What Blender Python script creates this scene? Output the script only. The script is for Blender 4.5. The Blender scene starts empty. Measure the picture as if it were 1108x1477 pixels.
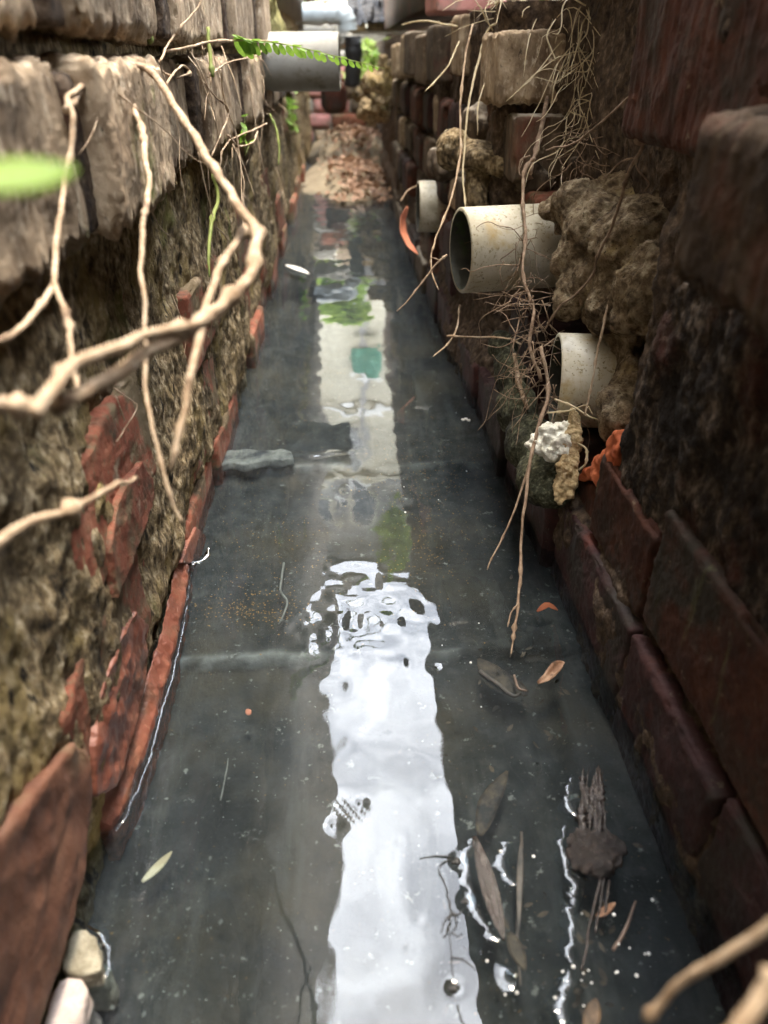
import bpy, bmesh, math, random
import numpy as np
from mathutils import Vector, Matrix

S = bpy.context.scene
COL = S.collection
R = math.radians
random.seed(7)
RNG = np.random.default_rng(7)

# ------------------------------------------------------------------ camera
FPX, CX, CY, CAMH = 1067.0, 554.0, 738.5, 0.5          # photograph pixels
TH, PS = R(31.75), R(2.92)
c_f = np.array([math.sin(PS) * math.cos(TH), math.cos(PS) * math.cos(TH), -math.sin(TH)])
c_r = np.array([math.cos(PS), -math.sin(PS), 0.0])
c_u = np.cross(c_r, c_f)
c_o = np.array([0.0, 0.0, CAMH])
cam = bpy.data.cameras.new('camera')
cam.sensor_fit = 'VERTICAL'
cam.sensor_height = 36.0
cam.lens = 26.0
cam.clip_start = 0.02
cam.clip_end = 500
cam.dof.use_dof = True
cam.dof.focus_distance = 0.80
cam.dof.aperture_fstop = 5.0
cam_o = bpy.data.objects.new('camera', cam)
COL.objects.link(cam_o)
cam_o.matrix_world = Matrix(((c_r[0], c_u[0], -c_f[0], 0), (c_r[1], c_u[1], -c_f[1], 0),
                             (c_r[2], c_u[2], -c_f[2], CAMH), (0, 0, 0, 1)))
S.camera = cam_o

# ------------------------------------------------------------------ sky, sun, exposure
SUN = Vector((0.08, 0.20, 0.97)).normalized()
w = bpy.data.worlds.new('World')
S.world = w
w.use_nodes = True
nt = w.node_tree
nt.nodes.clear()
_o = nt.nodes.new('ShaderNodeOutputWorld')
_b = nt.nodes.new('ShaderNodeBackground')
_sky = nt.nodes.new('ShaderNodeTexSky')
_sky.sky_type = 'NISHITA'
_sky.sun_disc = False
_sky.sun_elevation = math.asin(SUN.z)
_sky.sun_rotation = math.atan2(SUN.x, SUN.y)
_tc = nt.nodes.new('ShaderNodeTexCoord')
_n = nt.nodes.new('ShaderNodeTexNoise')
_n.inputs['Scale'].default_value = 7.0
_n.inputs['Detail'].default_value = 7
_n.inputs['Roughness'].default_value = 0.55
_n.inputs['Distortion'].default_value = 0.6
_r = nt.nodes.new('ShaderNodeValToRGB')
_r.color_ramp.elements[0].position = 0.40
_r.color_ramp.elements[0].color = (0.34, 0.34, 0.34, 1)
_r.color_ramp.elements[1].position = 0.64
_r.color_ramp.elements[1].color = (1, 1, 1, 1)
_m = nt.nodes.new('ShaderNodeMix')
_m.data_type = 'RGBA'
_m.inputs[7].default_value = (32.6, 33.8, 36.0, 1)
nt.links.new(_tc.outputs['Generated'], _n.inputs['Vector'])
nt.links.new(_n.outputs['Fac'], _r.inputs['Fac'])
nt.links.new(_r.outputs['Color'], _m.inputs[0])
nt.links.new(_sky.outputs['Color'], _m.inputs[6])
nt.links.new(_m.outputs[2], _b.inputs['Color'])
_b.inputs['Strength'].default_value = 0.12
nt.links.new(_b.outputs['Background'], _o.inputs['Surface'])

sl = bpy.data.lights.new('sun', 'SUN')
sl.energy = 1.1
sl.angle = R(10)
sl.color = (1.0, 0.84, 0.62)
so = bpy.data.objects.new('sun', sl)
COL.objects.link(so)
so.rotation_euler = SUN.to_track_quat('Z', 'Y').to_euler()

S.view_settings.view_transform = 'Standard'
S.view_settings.look = 'None'
S.view_settings.gamma = 1
S.view_settings.exposure = 2.72
S.render.engine = 'CYCLES'
S.cycles.max_bounces = 8
S.cycles.diffuse_bounces = 5
S.cycles.transparent_max_bounces = 16
S.cycles.sample_clamp_indirect = 4.0
S.cycles.use_denoising = True

# ------------------------------------------------------------------ pixel -> place helpers
def ray(u, v): return c_f + c_r * (u - CX) / FPX - c_u * (v - CY) / FPX
def onx(u, v, x): d = ray(u, v); return c_o + d * (x / d[0])
def onz(u, v, z=0.0): d = ray(u, v); return c_o + d * ((z - CAMH) / d[2])
def ony(u, v, y): d = ray(u, v); return c_o + d * (y / d[1])
def atd(u, v, t): return c_o + ray(u, v) * t           # t = distance along the lens axis

# ------------------------------------------------------------------ numpy noise
def _hash(ix, iy, iz, s):
    h = (ix.astype(np.uint32) * np.uint32(374761393) + iy.astype(np.uint32) * np.uint32(668265263)
         + iz.astype(np.uint32) * np.uint32(2147483647) + np.uint32((s * 974634777) & 0xffffffff))
    h = (h ^ (h >> np.uint32(13))) * np.uint32(1274126177)
    h = (h ^ (h >> np.uint32(16))) * np.uint32(2246822519)
    h ^= h >> np.uint32(15)
    return h.astype(np.float64) / 4294967295.0 * 2 - 1

def vnoise(p, s=0):
    i = np.floor(p)
    f = p - i
    f = f * f * f * (f * (f * 6 - 15) + 10)
    i = i.astype(np.int64)
    out = 0
    for a in (0, 1):
        wx = f[:, 0] if a else 1 - f[:, 0]
        for b in (0, 1):
            wy = f[:, 1] if b else 1 - f[:, 1]
            for c in (0, 1):
                wz = f[:, 2] if c else 1 - f[:, 2]
                out = out + wx * wy * wz * _hash(i[:, 0] + a, i[:, 1] + b, i[:, 2] + c, s)
    return out

def fbm(p, sc, octv=4, s=0, gain=0.5):
    p = np.asarray(p, float) * np.asarray(sc, float)
    a, t, o = 1.0, 0.0, 0.0
    for k in range(octv):
        o = o + a * vnoise(p + 17.3 * k, s + k)
        t += a
        a *= gain
        p = p * 2.03
    return o / t

def sstep(a, b, x):
    t = np.clip((x - a) / (b - a), 0, 1)
    return t * t * (3 - 2 * t)

# ------------------------------------------------------------------ mesh helpers
def mesh(name, V, F, smooth=True):
    me = bpy.data.meshes.new(name)
    V = np.asarray(V, np.float32)
    if isinstance(F, np.ndarray):
        n, k = F.shape
        me.vertices.add(len(V)); me.vertices.foreach_set('co', V.ravel())
        me.loops.add(n * k); me.loops.foreach_set('vertex_index', F.astype(np.int32).ravel())
        me.polygons.add(n); me.polygons.foreach_set('loop_start', np.arange(0, n * k, k, dtype=np.int32))
        me.update(calc_edges=True)
        me.validate()
    else:
        me.from_pydata(V.tolist(), [], F)
    me.polygons.foreach_set('use_smooth', [smooth] * len(me.polygons))
    me.update()
    return me

def obj(name, me, mat=None, parent=None, **props):
    o = bpy.data.objects.new(name, me)
    COL.objects.link(o)
    if me is not None and mat is not None:
        me.materials.clear()
        me.materials.append(mat)
    if parent is not None:
        o.parent = parent
        o.matrix_parent_inverse = parent.matrix_basis.inverted()
    for k, v in props.items():
        o[k] = v
    return o

def empty(name, loc, label, cat, group=None):
    o = bpy.data.objects.new(name, None)
    o.empty_display_size = 0.05
    COL.objects.link(o)
    o.location = loc
    o['label'] = label
    o['category'] = cat
    if group: o['group'] = group
    return o

def tag(o, label, cat, group=None):
    o['label'] = label
    o['category'] = cat
    if group: o['group'] = group
    return o

def recentre(o):
    """put the origin of a single mesh thing at its base"""
    me = o.data
    n = len(me.vertices)
    a = np.empty(n * 3, np.float32); me.vertices.foreach_get('co', a)
    a = a.reshape(-1, 3)
    c = (a.min(0) + a.max(0)) / 2
    c[2] = a[:, 2].min()
    me.vertices.foreach_set('co', (a - c).ravel())
    me.update()
    o.location = [float(q) for q in c]
    return o

def joinv(parts):
    V, F, n = [], [], 0
    for v, f in parts:
        V.append(np.asarray(v)); F.append(np.asarray(f) + n); n += len(v)
    return np.concatenate(V), np.concatenate(F)

def boxgrid(l, cell, maxn=260):
    """closed box surface grid, half sizes l; welded quads"""
    n = [max(2, min(maxn, int(2 * l[k] / cell))) for k in range(3)]
    P, Q, base = [], [], 0
    for ax in range(3):
        b, c = (ax + 1) % 3, (ax + 2) % 3
        for sgn in (-1, 1):
            gb, gc = np.meshgrid(np.linspace(-l[b], l[b], n[b] + 1), np.linspace(-l[c], l[c], n[c] + 1), indexing='ij')
            p = np.zeros((gb.size, 3))
            p[:, ax] = sgn * l[ax]; p[:, b] = gb.ravel(); p[:, c] = gc.ravel()
            i = np.arange(gb.size).reshape(gb.shape)
            q = np.stack([i[:-1, :-1], i[1:, :-1], i[1:, 1:], i[:-1, 1:]], -1).reshape(-1, 4)
            if sgn < 0: q = q[:, ::-1]
            P.append(p); Q.append(q + base); base += len(p)
    P = np.concatenate(P); Q = np.concatenate(Q)
    _, idx, inv = np.unique(np.round(P, 6), axis=0, return_index=True, return_inverse=True)
    return P[idx], inv.reshape(-1)[Q]

def brick_vf(size, cell=0.003, r=0.006, amp=0.002, fine=0.0008, streak=0.0, ragged=0.0, chip=0.0, seed=0, off=(0, 0, 0)):
    l = np.array(size) / 2
    P, Q = boxgrid(l, cell)
    rr = min(r, l.min() * 0.9)
    q = np.clip(P, -(l - rr), l - rr)
    d = P - q
    nlen = np.linalg.norm(d, axis=1, keepdims=True)
    N = d / np.maximum(nlen, 1e-9)
    W = P + np.array(off) + seed * 0.731
    chipn = np.clip(fbm(W, (38, 38, 38), 3, seed + 5), 0, 1) * chip
    edge = (np.sum(np.abs(N) > 0.25, axis=1) > 1).astype(float)
    P2 = q + N * rr
    P2 = P2 + N * (amp * fbm(W, (22, 22, 22), 3, seed) + fine * fbm(W, (240, 240, 240), 2, seed + 1) - chipn * edge)[:, None]
    if streak:
        P2 += N * (streak * fbm(W, (170, 170, 14), 3, seed + 2))[:, None] * (np.abs(N[:, 2:3]) < 0.8)
    if ragged:
        low = sstep(-l[2] * 0.2, -l[2], P[:, 2])
        P2[:, 2] += low * ragged * fbm(W * [1, 1, 0], (130, 130, 1), 3, seed + 3)
        top = sstep(l[2] * 0.5, l[2], P[:, 2])
        P2[:, 2] += top * ragged * 0.5 * fbm(W * [1, 1, 0], (110, 110, 1), 2, seed + 4)
    return P2, Q

def tube_vf(pts, rad, seg=7, sub=6, jit=0.0, seed=0, knots=0):
    pts = np.asarray(pts, float)
    n = len(pts)
    rad = np.full(n, rad, float) if np.isscalar(rad) else np.interp(np.linspace(0, 1, n), np.linspace(0, 1, len(rad)), rad)
    pp = np.vstack([2 * pts[0] - pts[1], pts, 2 * pts[-1] - pts[-2]])
    out, ro = [], []
    for i in range(n - 1):
        p0, p1, p2, p3 = pp[i], pp[i + 1], pp[i + 2], pp[i + 3]
        for t in np.linspace(0, 1, sub, endpoint=False):
            out.append(0.5 * ((2 * p1) + (-p0 + p2) * t + (2 * p0 - 5 * p1 + 4 * p2 - p3) * t * t + (-p0 + 3 * p1 - 3 * p2 + p3) * t ** 3))
            ro.append(rad[i] * (1 - t) + rad[i + 1] * t)
    out.append(pts[-1]); ro.append(rad[-1])
    C = np.array(out); ro = np.array(ro)
    if jit:
        k = jit / max(1e-6, ro.max())
        C = C + np.stack([fbm(C + s * 9.1, (60, 60, 60), 2, seed + s) for s in range(3)], 1) * jit
    ro = ro * (1 + 0.18 * fbm(C, (150, 150, 150), 2, seed + 9))
    if knots:
        for k in RNG.integers(1, len(C) - 1, knots):
            ro[k] *= 1.7
    T = np.gradient(C, axis=0)
    T /= np.maximum(np.linalg.norm(T, axis=1, keepdims=True), 1e-9)
    up = np.array([0.3, 0.2, 0.93])
    A = np.cross(T, up); A /= np.maximum(np.linalg.norm(A, axis=1, keepdims=True), 1e-6)
    B = np.cross(T, A)
    ang = np.linspace(0, 2 * np.pi, seg, endpoint=False)
    V = C[:, None, :] + ro[:, None, None] * (np.cos(ang)[None, :, None] * A[:, None, :] + np.sin(ang)[None, :, None] * B[:, None, :])
    V = V.reshape(-1, 3)
    m = len(C)
    i = np.arange(m * seg).reshape(m, seg)
    j = np.roll(i, -1, 1)
    F = np.stack([i[:-1], j[:-1], j[1:], i[1:]], -1).reshape(-1, 4)
    # caps
    V = np.vstack([V, C[0], C[-1]])
    a, b = len(V) - 2, len(V) - 1
    caps = [[a, j[0, k], i[0, k], a] for k in range(seg)]
    capb = [[b, i[-1, k], j[-1, k], b] for k in range(seg)]
    return V, F, np.array([c[:3] for c in caps + capb])

def tubes_mesh(name, tubes):
    V, F, n = [], [], 0
    for (v, q, t) in tubes:
        V.append(v); F += (q + n).tolist(); F += (t + n).tolist(); n += len(v)
    return mesh(name, np.concatenate(V), F)

def remeshed(me, voxel, amp=0.0, sc=60, octv=4, seed=0, fine=0.0, fsc=300, smooth=True):
    t = bpy.data.objects.new('tmp', me)
    COL.objects.link(t)
    m = t.modifiers.new('r', 'REMESH'); m.mode = 'VOXEL'; m.voxel_size = voxel
    dg = bpy.context.evaluated_depsgraph_get()
    me2 = bpy.data.meshes.new_from_object(t.evaluated_get(dg))
    bpy.data.objects.remove(t)
    n = len(me2.vertices)
    co = np.empty(n * 3, np.float32); me2.vertices.foreach_get('co', co); co = co.reshape(-1, 3).astype(float)
    no = np.empty(n * 3, np.float32); me2.vertices.foreach_get('normal', no); no = no.reshape(-1, 3)
    d = amp * fbm(co, (sc,) * 3, octv, seed) if amp else 0
    if fine: d = d + fine * fbm(co, (fsc,) * 3, 2, seed + 7)
    co = co + no * np.asarray(d)[:, None] if np.ndim(d) else co
    me2.vertices.foreach_set('co', co.astype(np.float32).ravel())
    me2.polygons.foreach_set('use_smooth', [smooth] * len(me2.polygons))
    me2.update()
    return me2

def blobs_mesh(items):
    bm = bmesh.new()
    for c, r in items:
        r3 = (r, r, r) if np.isscalar(r) else r
        g = bmesh.ops.create_icosphere(bm, subdivisions=3, radius=1.0)
        for v in g['verts']:
            v.co = Vector((v.co.x * r3[0] + c[0], v.co.y * r3[1] + c[1], v.co.z * r3[2] + c[2]))
    me = bpy.data.meshes.new('b'); bm.to_mesh(me); bm.free()
    return me

def prism_mesh(pts, off):
    """solid between an outline and the same outline moved by off (vector or list per point)"""
    bm = bmesh.new()
    offs = [off] * len(pts) if np.ndim(off) == 1 else off
    a = [bm.verts.new(p) for p in pts]
    b = [bm.verts.new(np.asarray(p) + np.asarray(q)) for p, q in zip(pts, offs)]
    bm.faces.new(a); bm.faces.new(b[::-1])
    n = len(a)
    for i in range(n):
        bm.faces.new((a[i], b[i], b[(i + 1) % n], a[(i + 1) % n]))
    bmesh.ops.triangulate(bm, faces=bm.faces[:])
    bmesh.ops.recalc_face_normals(bm, faces=bm.faces[:])
    me = bpy.data.meshes.new('p'); bm.to_mesh(me); bm.free()
    return me

# ------------------------------------------------------------------ materials
def N_(nt, t, **kw):
    n = nt.nodes.new(t)
    for k, v in kw.items(): setattr(n, k, v)
    return n

def wmat(name, cols, scale=30, stretch=(1, 1, 1), patches=(), rough=0.85, bump=(), spec=0.3, rnd=0.0, wet=None, up=None,
         detail=7, obj_coord=False, transl=0.0):
    m = bpy.data.materials.new(name)
    m.use_nodes = True
    nt = m.node_tree
    L = nt.links.new
    bs = nt.nodes['Principled BSDF']
    if obj_coord:
        pos = N_(nt, 'ShaderNodeTexCoord').outputs['Object']
    else:
        pos = N_(nt, 'ShaderNodeNewGeometry').outputs['Position']
    oi = N_(nt, 'ShaderNodeObjectInfo')
    if rnd:
        sc_ = N_(nt, 'ShaderNodeVectorMath', operation='MULTIPLY_ADD')
        L(oi.outputs['Random'], sc_.inputs[0]); sc_.inputs[1].default_value = (31.0, 17.0, 23.0)
        L(pos, sc_.inputs[2]); pos = sc_.outputs[0]

    def noise(sc, st=(1, 1, 1), det=6, rg=0.62, seed=0.0):
        mp = N_(nt, 'ShaderNodeVectorMath', operation='MULTIPLY')
        mp.inputs[1].default_value = st
        L(pos, mp.inputs[0])
        ad = N_(nt, 'ShaderNodeVectorMath', operation='ADD')
        ad.inputs[1].default_value = (seed, seed * 1.7, seed * 0.3)
        L(mp.outputs[0], ad.inputs[0])
        n = N_(nt, 'ShaderNodeTexNoise')
        n.inputs['Scale'].default_value = sc
        n.inputs['Detail'].default_value = det
        n.inputs['Roughness'].default_value = rg
        L(ad.outputs[0], n.inputs['Vector'])
        return n.outputs['Fac']

    rp = N_(nt, 'ShaderNodeValToRGB')
    e = rp.color_ramp.elements
    while len(e) < len(cols): e.new(0.5)
    for k, (p, c) in enumerate(cols):
        e[k].position = p; e[k].color = (*c, 1)
    L(noise(scale, stretch, detail), rp.inputs['Fac'])
    col = rp.outputs['Color']

    def mixc(fac, a, b):
        x = N_(nt, 'ShaderNodeMix', data_type='RGBA')
        L(fac, x.inputs[0])
        L(a, x.inputs[6])
        if isinstance(b, tuple): x.inputs[7].default_value = (*b, 1)
        else: L(b, x.inputs[7])
        return x.outputs[2]

    for k, pt in enumerate(patches):
        c, sc, lo, hi = pt[:4]
        st = pt[4] if len(pt) > 4 else (1, 1, 1)
        mr = N_(nt, 'ShaderNodeMapRange')
        mr.inputs[1].default_value = lo; mr.inputs[2].default_value = hi
        L(noise(sc, st, 6, 0.65, 3.1 + k * 5.7), mr.inputs[0])
        col = mixc(mr.outputs[0], col, c)
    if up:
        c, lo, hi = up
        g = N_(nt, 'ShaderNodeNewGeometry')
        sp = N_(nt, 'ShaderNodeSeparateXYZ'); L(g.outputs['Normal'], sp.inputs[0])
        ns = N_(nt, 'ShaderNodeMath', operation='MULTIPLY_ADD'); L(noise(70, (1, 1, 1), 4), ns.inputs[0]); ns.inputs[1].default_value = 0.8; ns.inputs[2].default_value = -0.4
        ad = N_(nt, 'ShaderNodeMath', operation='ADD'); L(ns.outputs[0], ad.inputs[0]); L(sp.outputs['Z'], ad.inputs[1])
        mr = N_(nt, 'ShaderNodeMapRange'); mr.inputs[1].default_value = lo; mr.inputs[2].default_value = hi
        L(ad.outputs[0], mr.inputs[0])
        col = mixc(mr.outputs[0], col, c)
    if rnd:
        hs = N_(nt, 'ShaderNodeHueSaturation')
        mr = N_(nt, 'ShaderNodeMapRange'); mr.inputs[3].default_value = 1 - rnd; mr.inputs[4].default_value = 1 + rnd
        L(oi.outputs['Random'], mr.inputs[0]); L(mr.outputs[0], hs.inputs['Value']); L(col, hs.inputs['Color'])
        col = hs.outputs['Color']
    bs.inputs['Roughness'].default_value = rough
    if wet:                                   # waterline: wet band soaked a few centimetres up
        z0, z1, rw = wet
        g = N_(nt, 'ShaderNodeNewGeometry')
        sp = N_(nt, 'ShaderNodeSeparateXYZ'); L(g.outputs['Position'], sp.inputs[0])
        nz = N_(nt, 'ShaderNodeMath', operation='MULTIPLY_ADD'); L(noise(45, (1, 1, 1), 4, 0.6, 9.0), nz.inputs[0]); nz.inputs[1].default_value = 0.05; L(sp.outputs['Z'], nz.inputs[2])
        mr = N_(nt, 'ShaderNodeMapRange'); mr.inputs[1].default_value = z1; mr.inputs[2].default_value = z0
        L(nz.outputs[0], mr.inputs[0])
        r2 = N_(nt, 'ShaderNodeMapRange'); r2.inputs[3].default_value = rough; r2.inputs[4].default_value = rw
        L(mr.outputs[0], r2.inputs[0]); L(r2.outputs[0], bs.inputs['Roughness'])
    L(col, bs.inputs['Base Color'])
    bs.inputs['Specular IOR Level'].default_value = spec
    prev = None
    for k, bp in enumerate(bump):
        sc, stg, dist = bp[:3]
        st = bp[3] if len(bp) > 3 else (1, 1, 1)
        b = N_(nt, 'ShaderNodeBump')
        b.inputs['Strength'].default_value = stg; b.inputs['Distance'].default_value = dist
        L(noise(sc, st, 5, 0.65, 1.3 + k * 2.9), b.inputs['Height'])
        if prev: L(prev, b.inputs['Normal'])
        prev = b.outputs['Normal']
    if prev: L(prev, bs.inputs['Normal'])
    if transl:
        tr = N_(nt, 'ShaderNodeBsdfTranslucent'); L(col, tr.inputs['Color'])
        mx = N_(nt, 'ShaderNodeMixShader'); mx.inputs[0].default_value = transl
        out = nt.nodes['Material Output']
        L(bs.outputs[0], mx.inputs[1]); L(tr.outputs[0], mx.inputs[2]); L(mx.outputs[0], out.inputs['Surface'])
    return m

M = {}
M['block'] = wmat('weathered_block', [(0.30, (0.14, 0.095, 0.057)), (0.5, (0.34, 0.25, 0.16)), (0.68, (0.54, 0.42, 0.285))], 28, (1.4, 1.4, 0.9),
                  patches=[((0.12, 0.078, 0.045), 12, 0.50, 0.66, (1.3, 1.3, 0.7)), ((0.58, 0.48, 0.35), 60, 0.56, 0.66, (1.5, 1.5, 0.7)), ((0.17, 0.17, 0.05), 11, 0.60, 0.72), ((0.06, 0.045, 0.03), 120, 0.62, 0.68, (1.3, 1.3, .5))],
                  rough=0.93, bump=[(45, 0.6, 0.004, (1.4, 1.4, 0.8)), (260, 0.9, 0.002)], rnd=0.32)
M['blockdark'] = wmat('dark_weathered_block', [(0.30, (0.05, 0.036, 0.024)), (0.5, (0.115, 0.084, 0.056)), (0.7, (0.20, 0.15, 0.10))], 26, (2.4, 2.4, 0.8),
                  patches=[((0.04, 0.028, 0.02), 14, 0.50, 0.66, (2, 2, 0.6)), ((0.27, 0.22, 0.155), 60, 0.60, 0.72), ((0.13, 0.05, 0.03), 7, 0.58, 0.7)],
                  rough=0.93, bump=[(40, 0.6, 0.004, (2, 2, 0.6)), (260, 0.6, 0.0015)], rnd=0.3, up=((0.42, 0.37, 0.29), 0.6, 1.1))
M['damp'] = wmat('damp_dark_block', [(0.30, (0.026, 0.016, 0.010)), (0.5, (0.056, 0.036, 0.021)), (0.7, (0.09, 0.06, 0.036))], 20, (1.6, 1.6, 0.8),  # block colour darkened to carry the shade of the right wall
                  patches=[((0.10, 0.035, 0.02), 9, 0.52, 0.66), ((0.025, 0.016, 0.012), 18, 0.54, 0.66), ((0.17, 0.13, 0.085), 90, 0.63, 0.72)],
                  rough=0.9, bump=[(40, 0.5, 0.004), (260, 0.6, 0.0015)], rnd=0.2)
M['dampred'] = wmat('damp_dirty_red_brick', [(0.30, (0.034, 0.012, 0.007)), (0.5, (0.068, 0.022, 0.012)), (0.7, (0.11, 0.04, 0.022))], 30,  # brick red darkened to hold the right wall's shade, with moss and mortar spots
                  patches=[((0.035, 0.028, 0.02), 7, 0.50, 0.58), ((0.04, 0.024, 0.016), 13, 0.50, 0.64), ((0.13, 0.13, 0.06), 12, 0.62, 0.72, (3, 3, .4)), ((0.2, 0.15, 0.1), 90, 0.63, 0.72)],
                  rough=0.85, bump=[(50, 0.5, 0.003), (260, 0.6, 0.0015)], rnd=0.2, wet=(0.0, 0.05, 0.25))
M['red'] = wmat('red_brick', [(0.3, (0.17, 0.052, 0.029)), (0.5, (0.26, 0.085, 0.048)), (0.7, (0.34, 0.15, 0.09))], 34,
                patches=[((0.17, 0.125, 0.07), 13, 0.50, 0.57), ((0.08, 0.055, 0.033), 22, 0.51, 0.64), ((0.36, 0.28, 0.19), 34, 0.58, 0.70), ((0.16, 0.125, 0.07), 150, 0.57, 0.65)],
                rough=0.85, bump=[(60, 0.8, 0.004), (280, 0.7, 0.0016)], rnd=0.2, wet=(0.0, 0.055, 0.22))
M['redfresh'] = wmat('fresh_broken_brick', [(0.3, (0.42, 0.09, 0.035)), (0.6, (0.60, 0.17, 0.07))], 40, rough=0.9,
                     bump=[(140, 0.7, 0.003)])
M['redtile'] = wmat('wet_red_tile', [(0.3, (0.12, 0.034, 0.020)), (0.5, (0.20, 0.066, 0.039)), (0.7, (0.27, 0.11, 0.066))], 30,
                    patches=[((0.12, 0.075, 0.045), 11, 0.54, 0.68), ((0.09, 0.038, 0.024), 24, 0.53, 0.72), ((0.36, 0.20, 0.14), 120, 0.63, 0.72), ((0.14, 0.09, 0.055), 9, 0.55, 0.72)], rough=0.42,
                    bump=[(70, 0.6, 0.003), (260, 0.7, 0.0014)], spec=0.6, wet=(0.0, 0.045, 0.12))
M['brownbrick'] = wmat('brown_red_brick', [(0.3, (0.10, 0.042, 0.026)), (0.5, (0.17, 0.075, 0.045)), (0.7, (0.24, 0.12, 0.075))], 26,
                       patches=[((0.19, 0.135, 0.075), 9, 0.52, 0.66)], rough=0.6, bump=[(70, 0.5, 0.003), (260, 0.7, 0.0014)], wet=(0.0, 0.045, 0.2))
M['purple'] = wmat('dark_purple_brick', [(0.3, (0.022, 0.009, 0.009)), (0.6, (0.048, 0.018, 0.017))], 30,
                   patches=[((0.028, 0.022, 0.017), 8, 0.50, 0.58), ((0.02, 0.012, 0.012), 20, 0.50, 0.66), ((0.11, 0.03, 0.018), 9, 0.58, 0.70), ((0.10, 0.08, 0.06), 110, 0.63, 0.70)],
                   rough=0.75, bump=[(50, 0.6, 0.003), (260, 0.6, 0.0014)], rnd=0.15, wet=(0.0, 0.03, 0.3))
M['pink'] = wmat('pink_brick', [(0.3, (0.42, 0.17, 0.15)), (0.7, (0.58, 0.30, 0.26))], 30, rough=0.9,
                 patches=[((0.25, 0.2, 0.16), 24, 0.55, 0.72)], bump=[(120, 0.5, 0.002)])
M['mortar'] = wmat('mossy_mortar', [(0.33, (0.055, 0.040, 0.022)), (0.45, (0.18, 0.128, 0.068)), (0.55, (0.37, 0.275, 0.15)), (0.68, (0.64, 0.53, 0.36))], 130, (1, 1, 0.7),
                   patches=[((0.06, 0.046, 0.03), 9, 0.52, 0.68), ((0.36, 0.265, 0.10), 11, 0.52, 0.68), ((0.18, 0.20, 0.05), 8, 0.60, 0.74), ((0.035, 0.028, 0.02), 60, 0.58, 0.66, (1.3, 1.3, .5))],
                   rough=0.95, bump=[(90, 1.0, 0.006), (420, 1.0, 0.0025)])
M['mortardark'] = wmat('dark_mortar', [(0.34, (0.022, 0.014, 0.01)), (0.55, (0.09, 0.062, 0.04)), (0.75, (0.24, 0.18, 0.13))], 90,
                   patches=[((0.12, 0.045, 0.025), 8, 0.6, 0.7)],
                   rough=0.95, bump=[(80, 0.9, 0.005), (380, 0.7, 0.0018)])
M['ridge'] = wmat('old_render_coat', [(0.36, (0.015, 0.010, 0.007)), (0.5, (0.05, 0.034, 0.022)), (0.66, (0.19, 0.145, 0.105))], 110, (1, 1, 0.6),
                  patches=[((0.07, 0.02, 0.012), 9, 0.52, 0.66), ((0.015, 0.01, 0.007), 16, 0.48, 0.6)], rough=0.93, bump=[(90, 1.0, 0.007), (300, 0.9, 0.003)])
M['mud'] = wmat('dry_mud', [(0.34, (0.10, 0.066, 0.035)), (0.5, (0.30, 0.22, 0.13)), (0.66, (0.50, 0.41, 0.27))], 110,
                patches=[((0.055, 0.036, 0.022), 30, 0.52, 0.66), ((0.50, 0.38, 0.17), 14, 0.60, 0.72), ((0.06, 0.04, 0.025), 330, 0.60, 0.66)],
                rough=0.97, bump=[(170, 1.0, 0.007), (520, 1.0, 0.003)])
M['moss'] = wmat('mossy_lump', [(0.35, (0.02, 0.022, 0.012)), (0.55, (0.07, 0.07, 0.04)), (0.75, (0.25, 0.25, 0.17))], 200,
                 patches=[((0.015, 0.014, 0.012), 14, 0.5, 0.62)], rough=0.95, bump=[(160, 0.9, 0.003)])
M['pipe'] = wmat('cream_plastic_pipe', [(0.32, (0.34, 0.30, 0.21)), (0.5, (0.50, 0.455, 0.34)), (0.7, (0.60, 0.56, 0.46))], 22,
                 patches=[((0.24, 0.195, 0.11), 230, 0.56, 0.64), ((0.60, 0.60, 0.56), 12, 0.55, 0.7), ((0.40, 0.30, 0.14), 24, 0.56, 0.7), ((0.10, 0.085, 0.06), 90, 0.65, 0.69)], rough=0.5,
                 bump=[(260, 0.15, 0.001)], spec=0.35)
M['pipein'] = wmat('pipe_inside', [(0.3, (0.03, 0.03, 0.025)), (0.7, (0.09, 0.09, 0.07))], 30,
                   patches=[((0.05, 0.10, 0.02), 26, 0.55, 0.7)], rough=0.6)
M['greypipe'] = wmat('grey_plastic_pipe', [(0.3, (0.25, 0.24, 0.205)), (0.7, (0.36, 0.35, 0.31))], 14,
                     patches=[((0.16, 0.145, 0.10), 30, 0.54, 0.7), ((0.2, 0.18, 0.12), 200, 0.6, 0.66)], rough=0.6, spec=.25)
M['bluepipe'] = wmat('pale_blue_pipe', [(0.3, (0.38, 0.44, 0.46)), (0.7, (0.50, 0.56, 0.58))], 14, rough=0.5)
M['root'] = wmat('tan_root', [(0.3, (0.25, 0.16, 0.09)), (0.5, (0.44, 0.32, 0.21)), (0.7, (0.58, 0.46, 0.33))], 70,
                 patches=[((0.16, 0.10, 0.06), 45, 0.54, 0.66), ((0.62, 0.52, 0.40), 160, 0.6, 0.68)], rough=0.8, bump=[(220, 0.9, 0.002), (700, .8, .0008)])
M['rootdark'] = wmat('brown_root', [(0.3, (0.11, 0.07, 0.045)), (0.5, (0.24, 0.165, 0.11)), (0.7, (0.40, 0.30, 0.21))], 90,
                     rough=0.85, bump=[(300, 0.5, 0.001)])
M['straw'] = wmat('dry_straw', [(0.3, (0.46, 0.36, 0.21)), (0.5, (0.66, 0.56, 0.36)), (0.7, (0.78, 0.70, 0.52))], 50, rough=0.7, transl=0.25)
M['greenstem'] = wmat('green_stem', [(0.3, (0.10, 0.13, 0.03)), (0.7, (0.28, 0.30, 0.08))], 40, rough=0.7)
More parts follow.
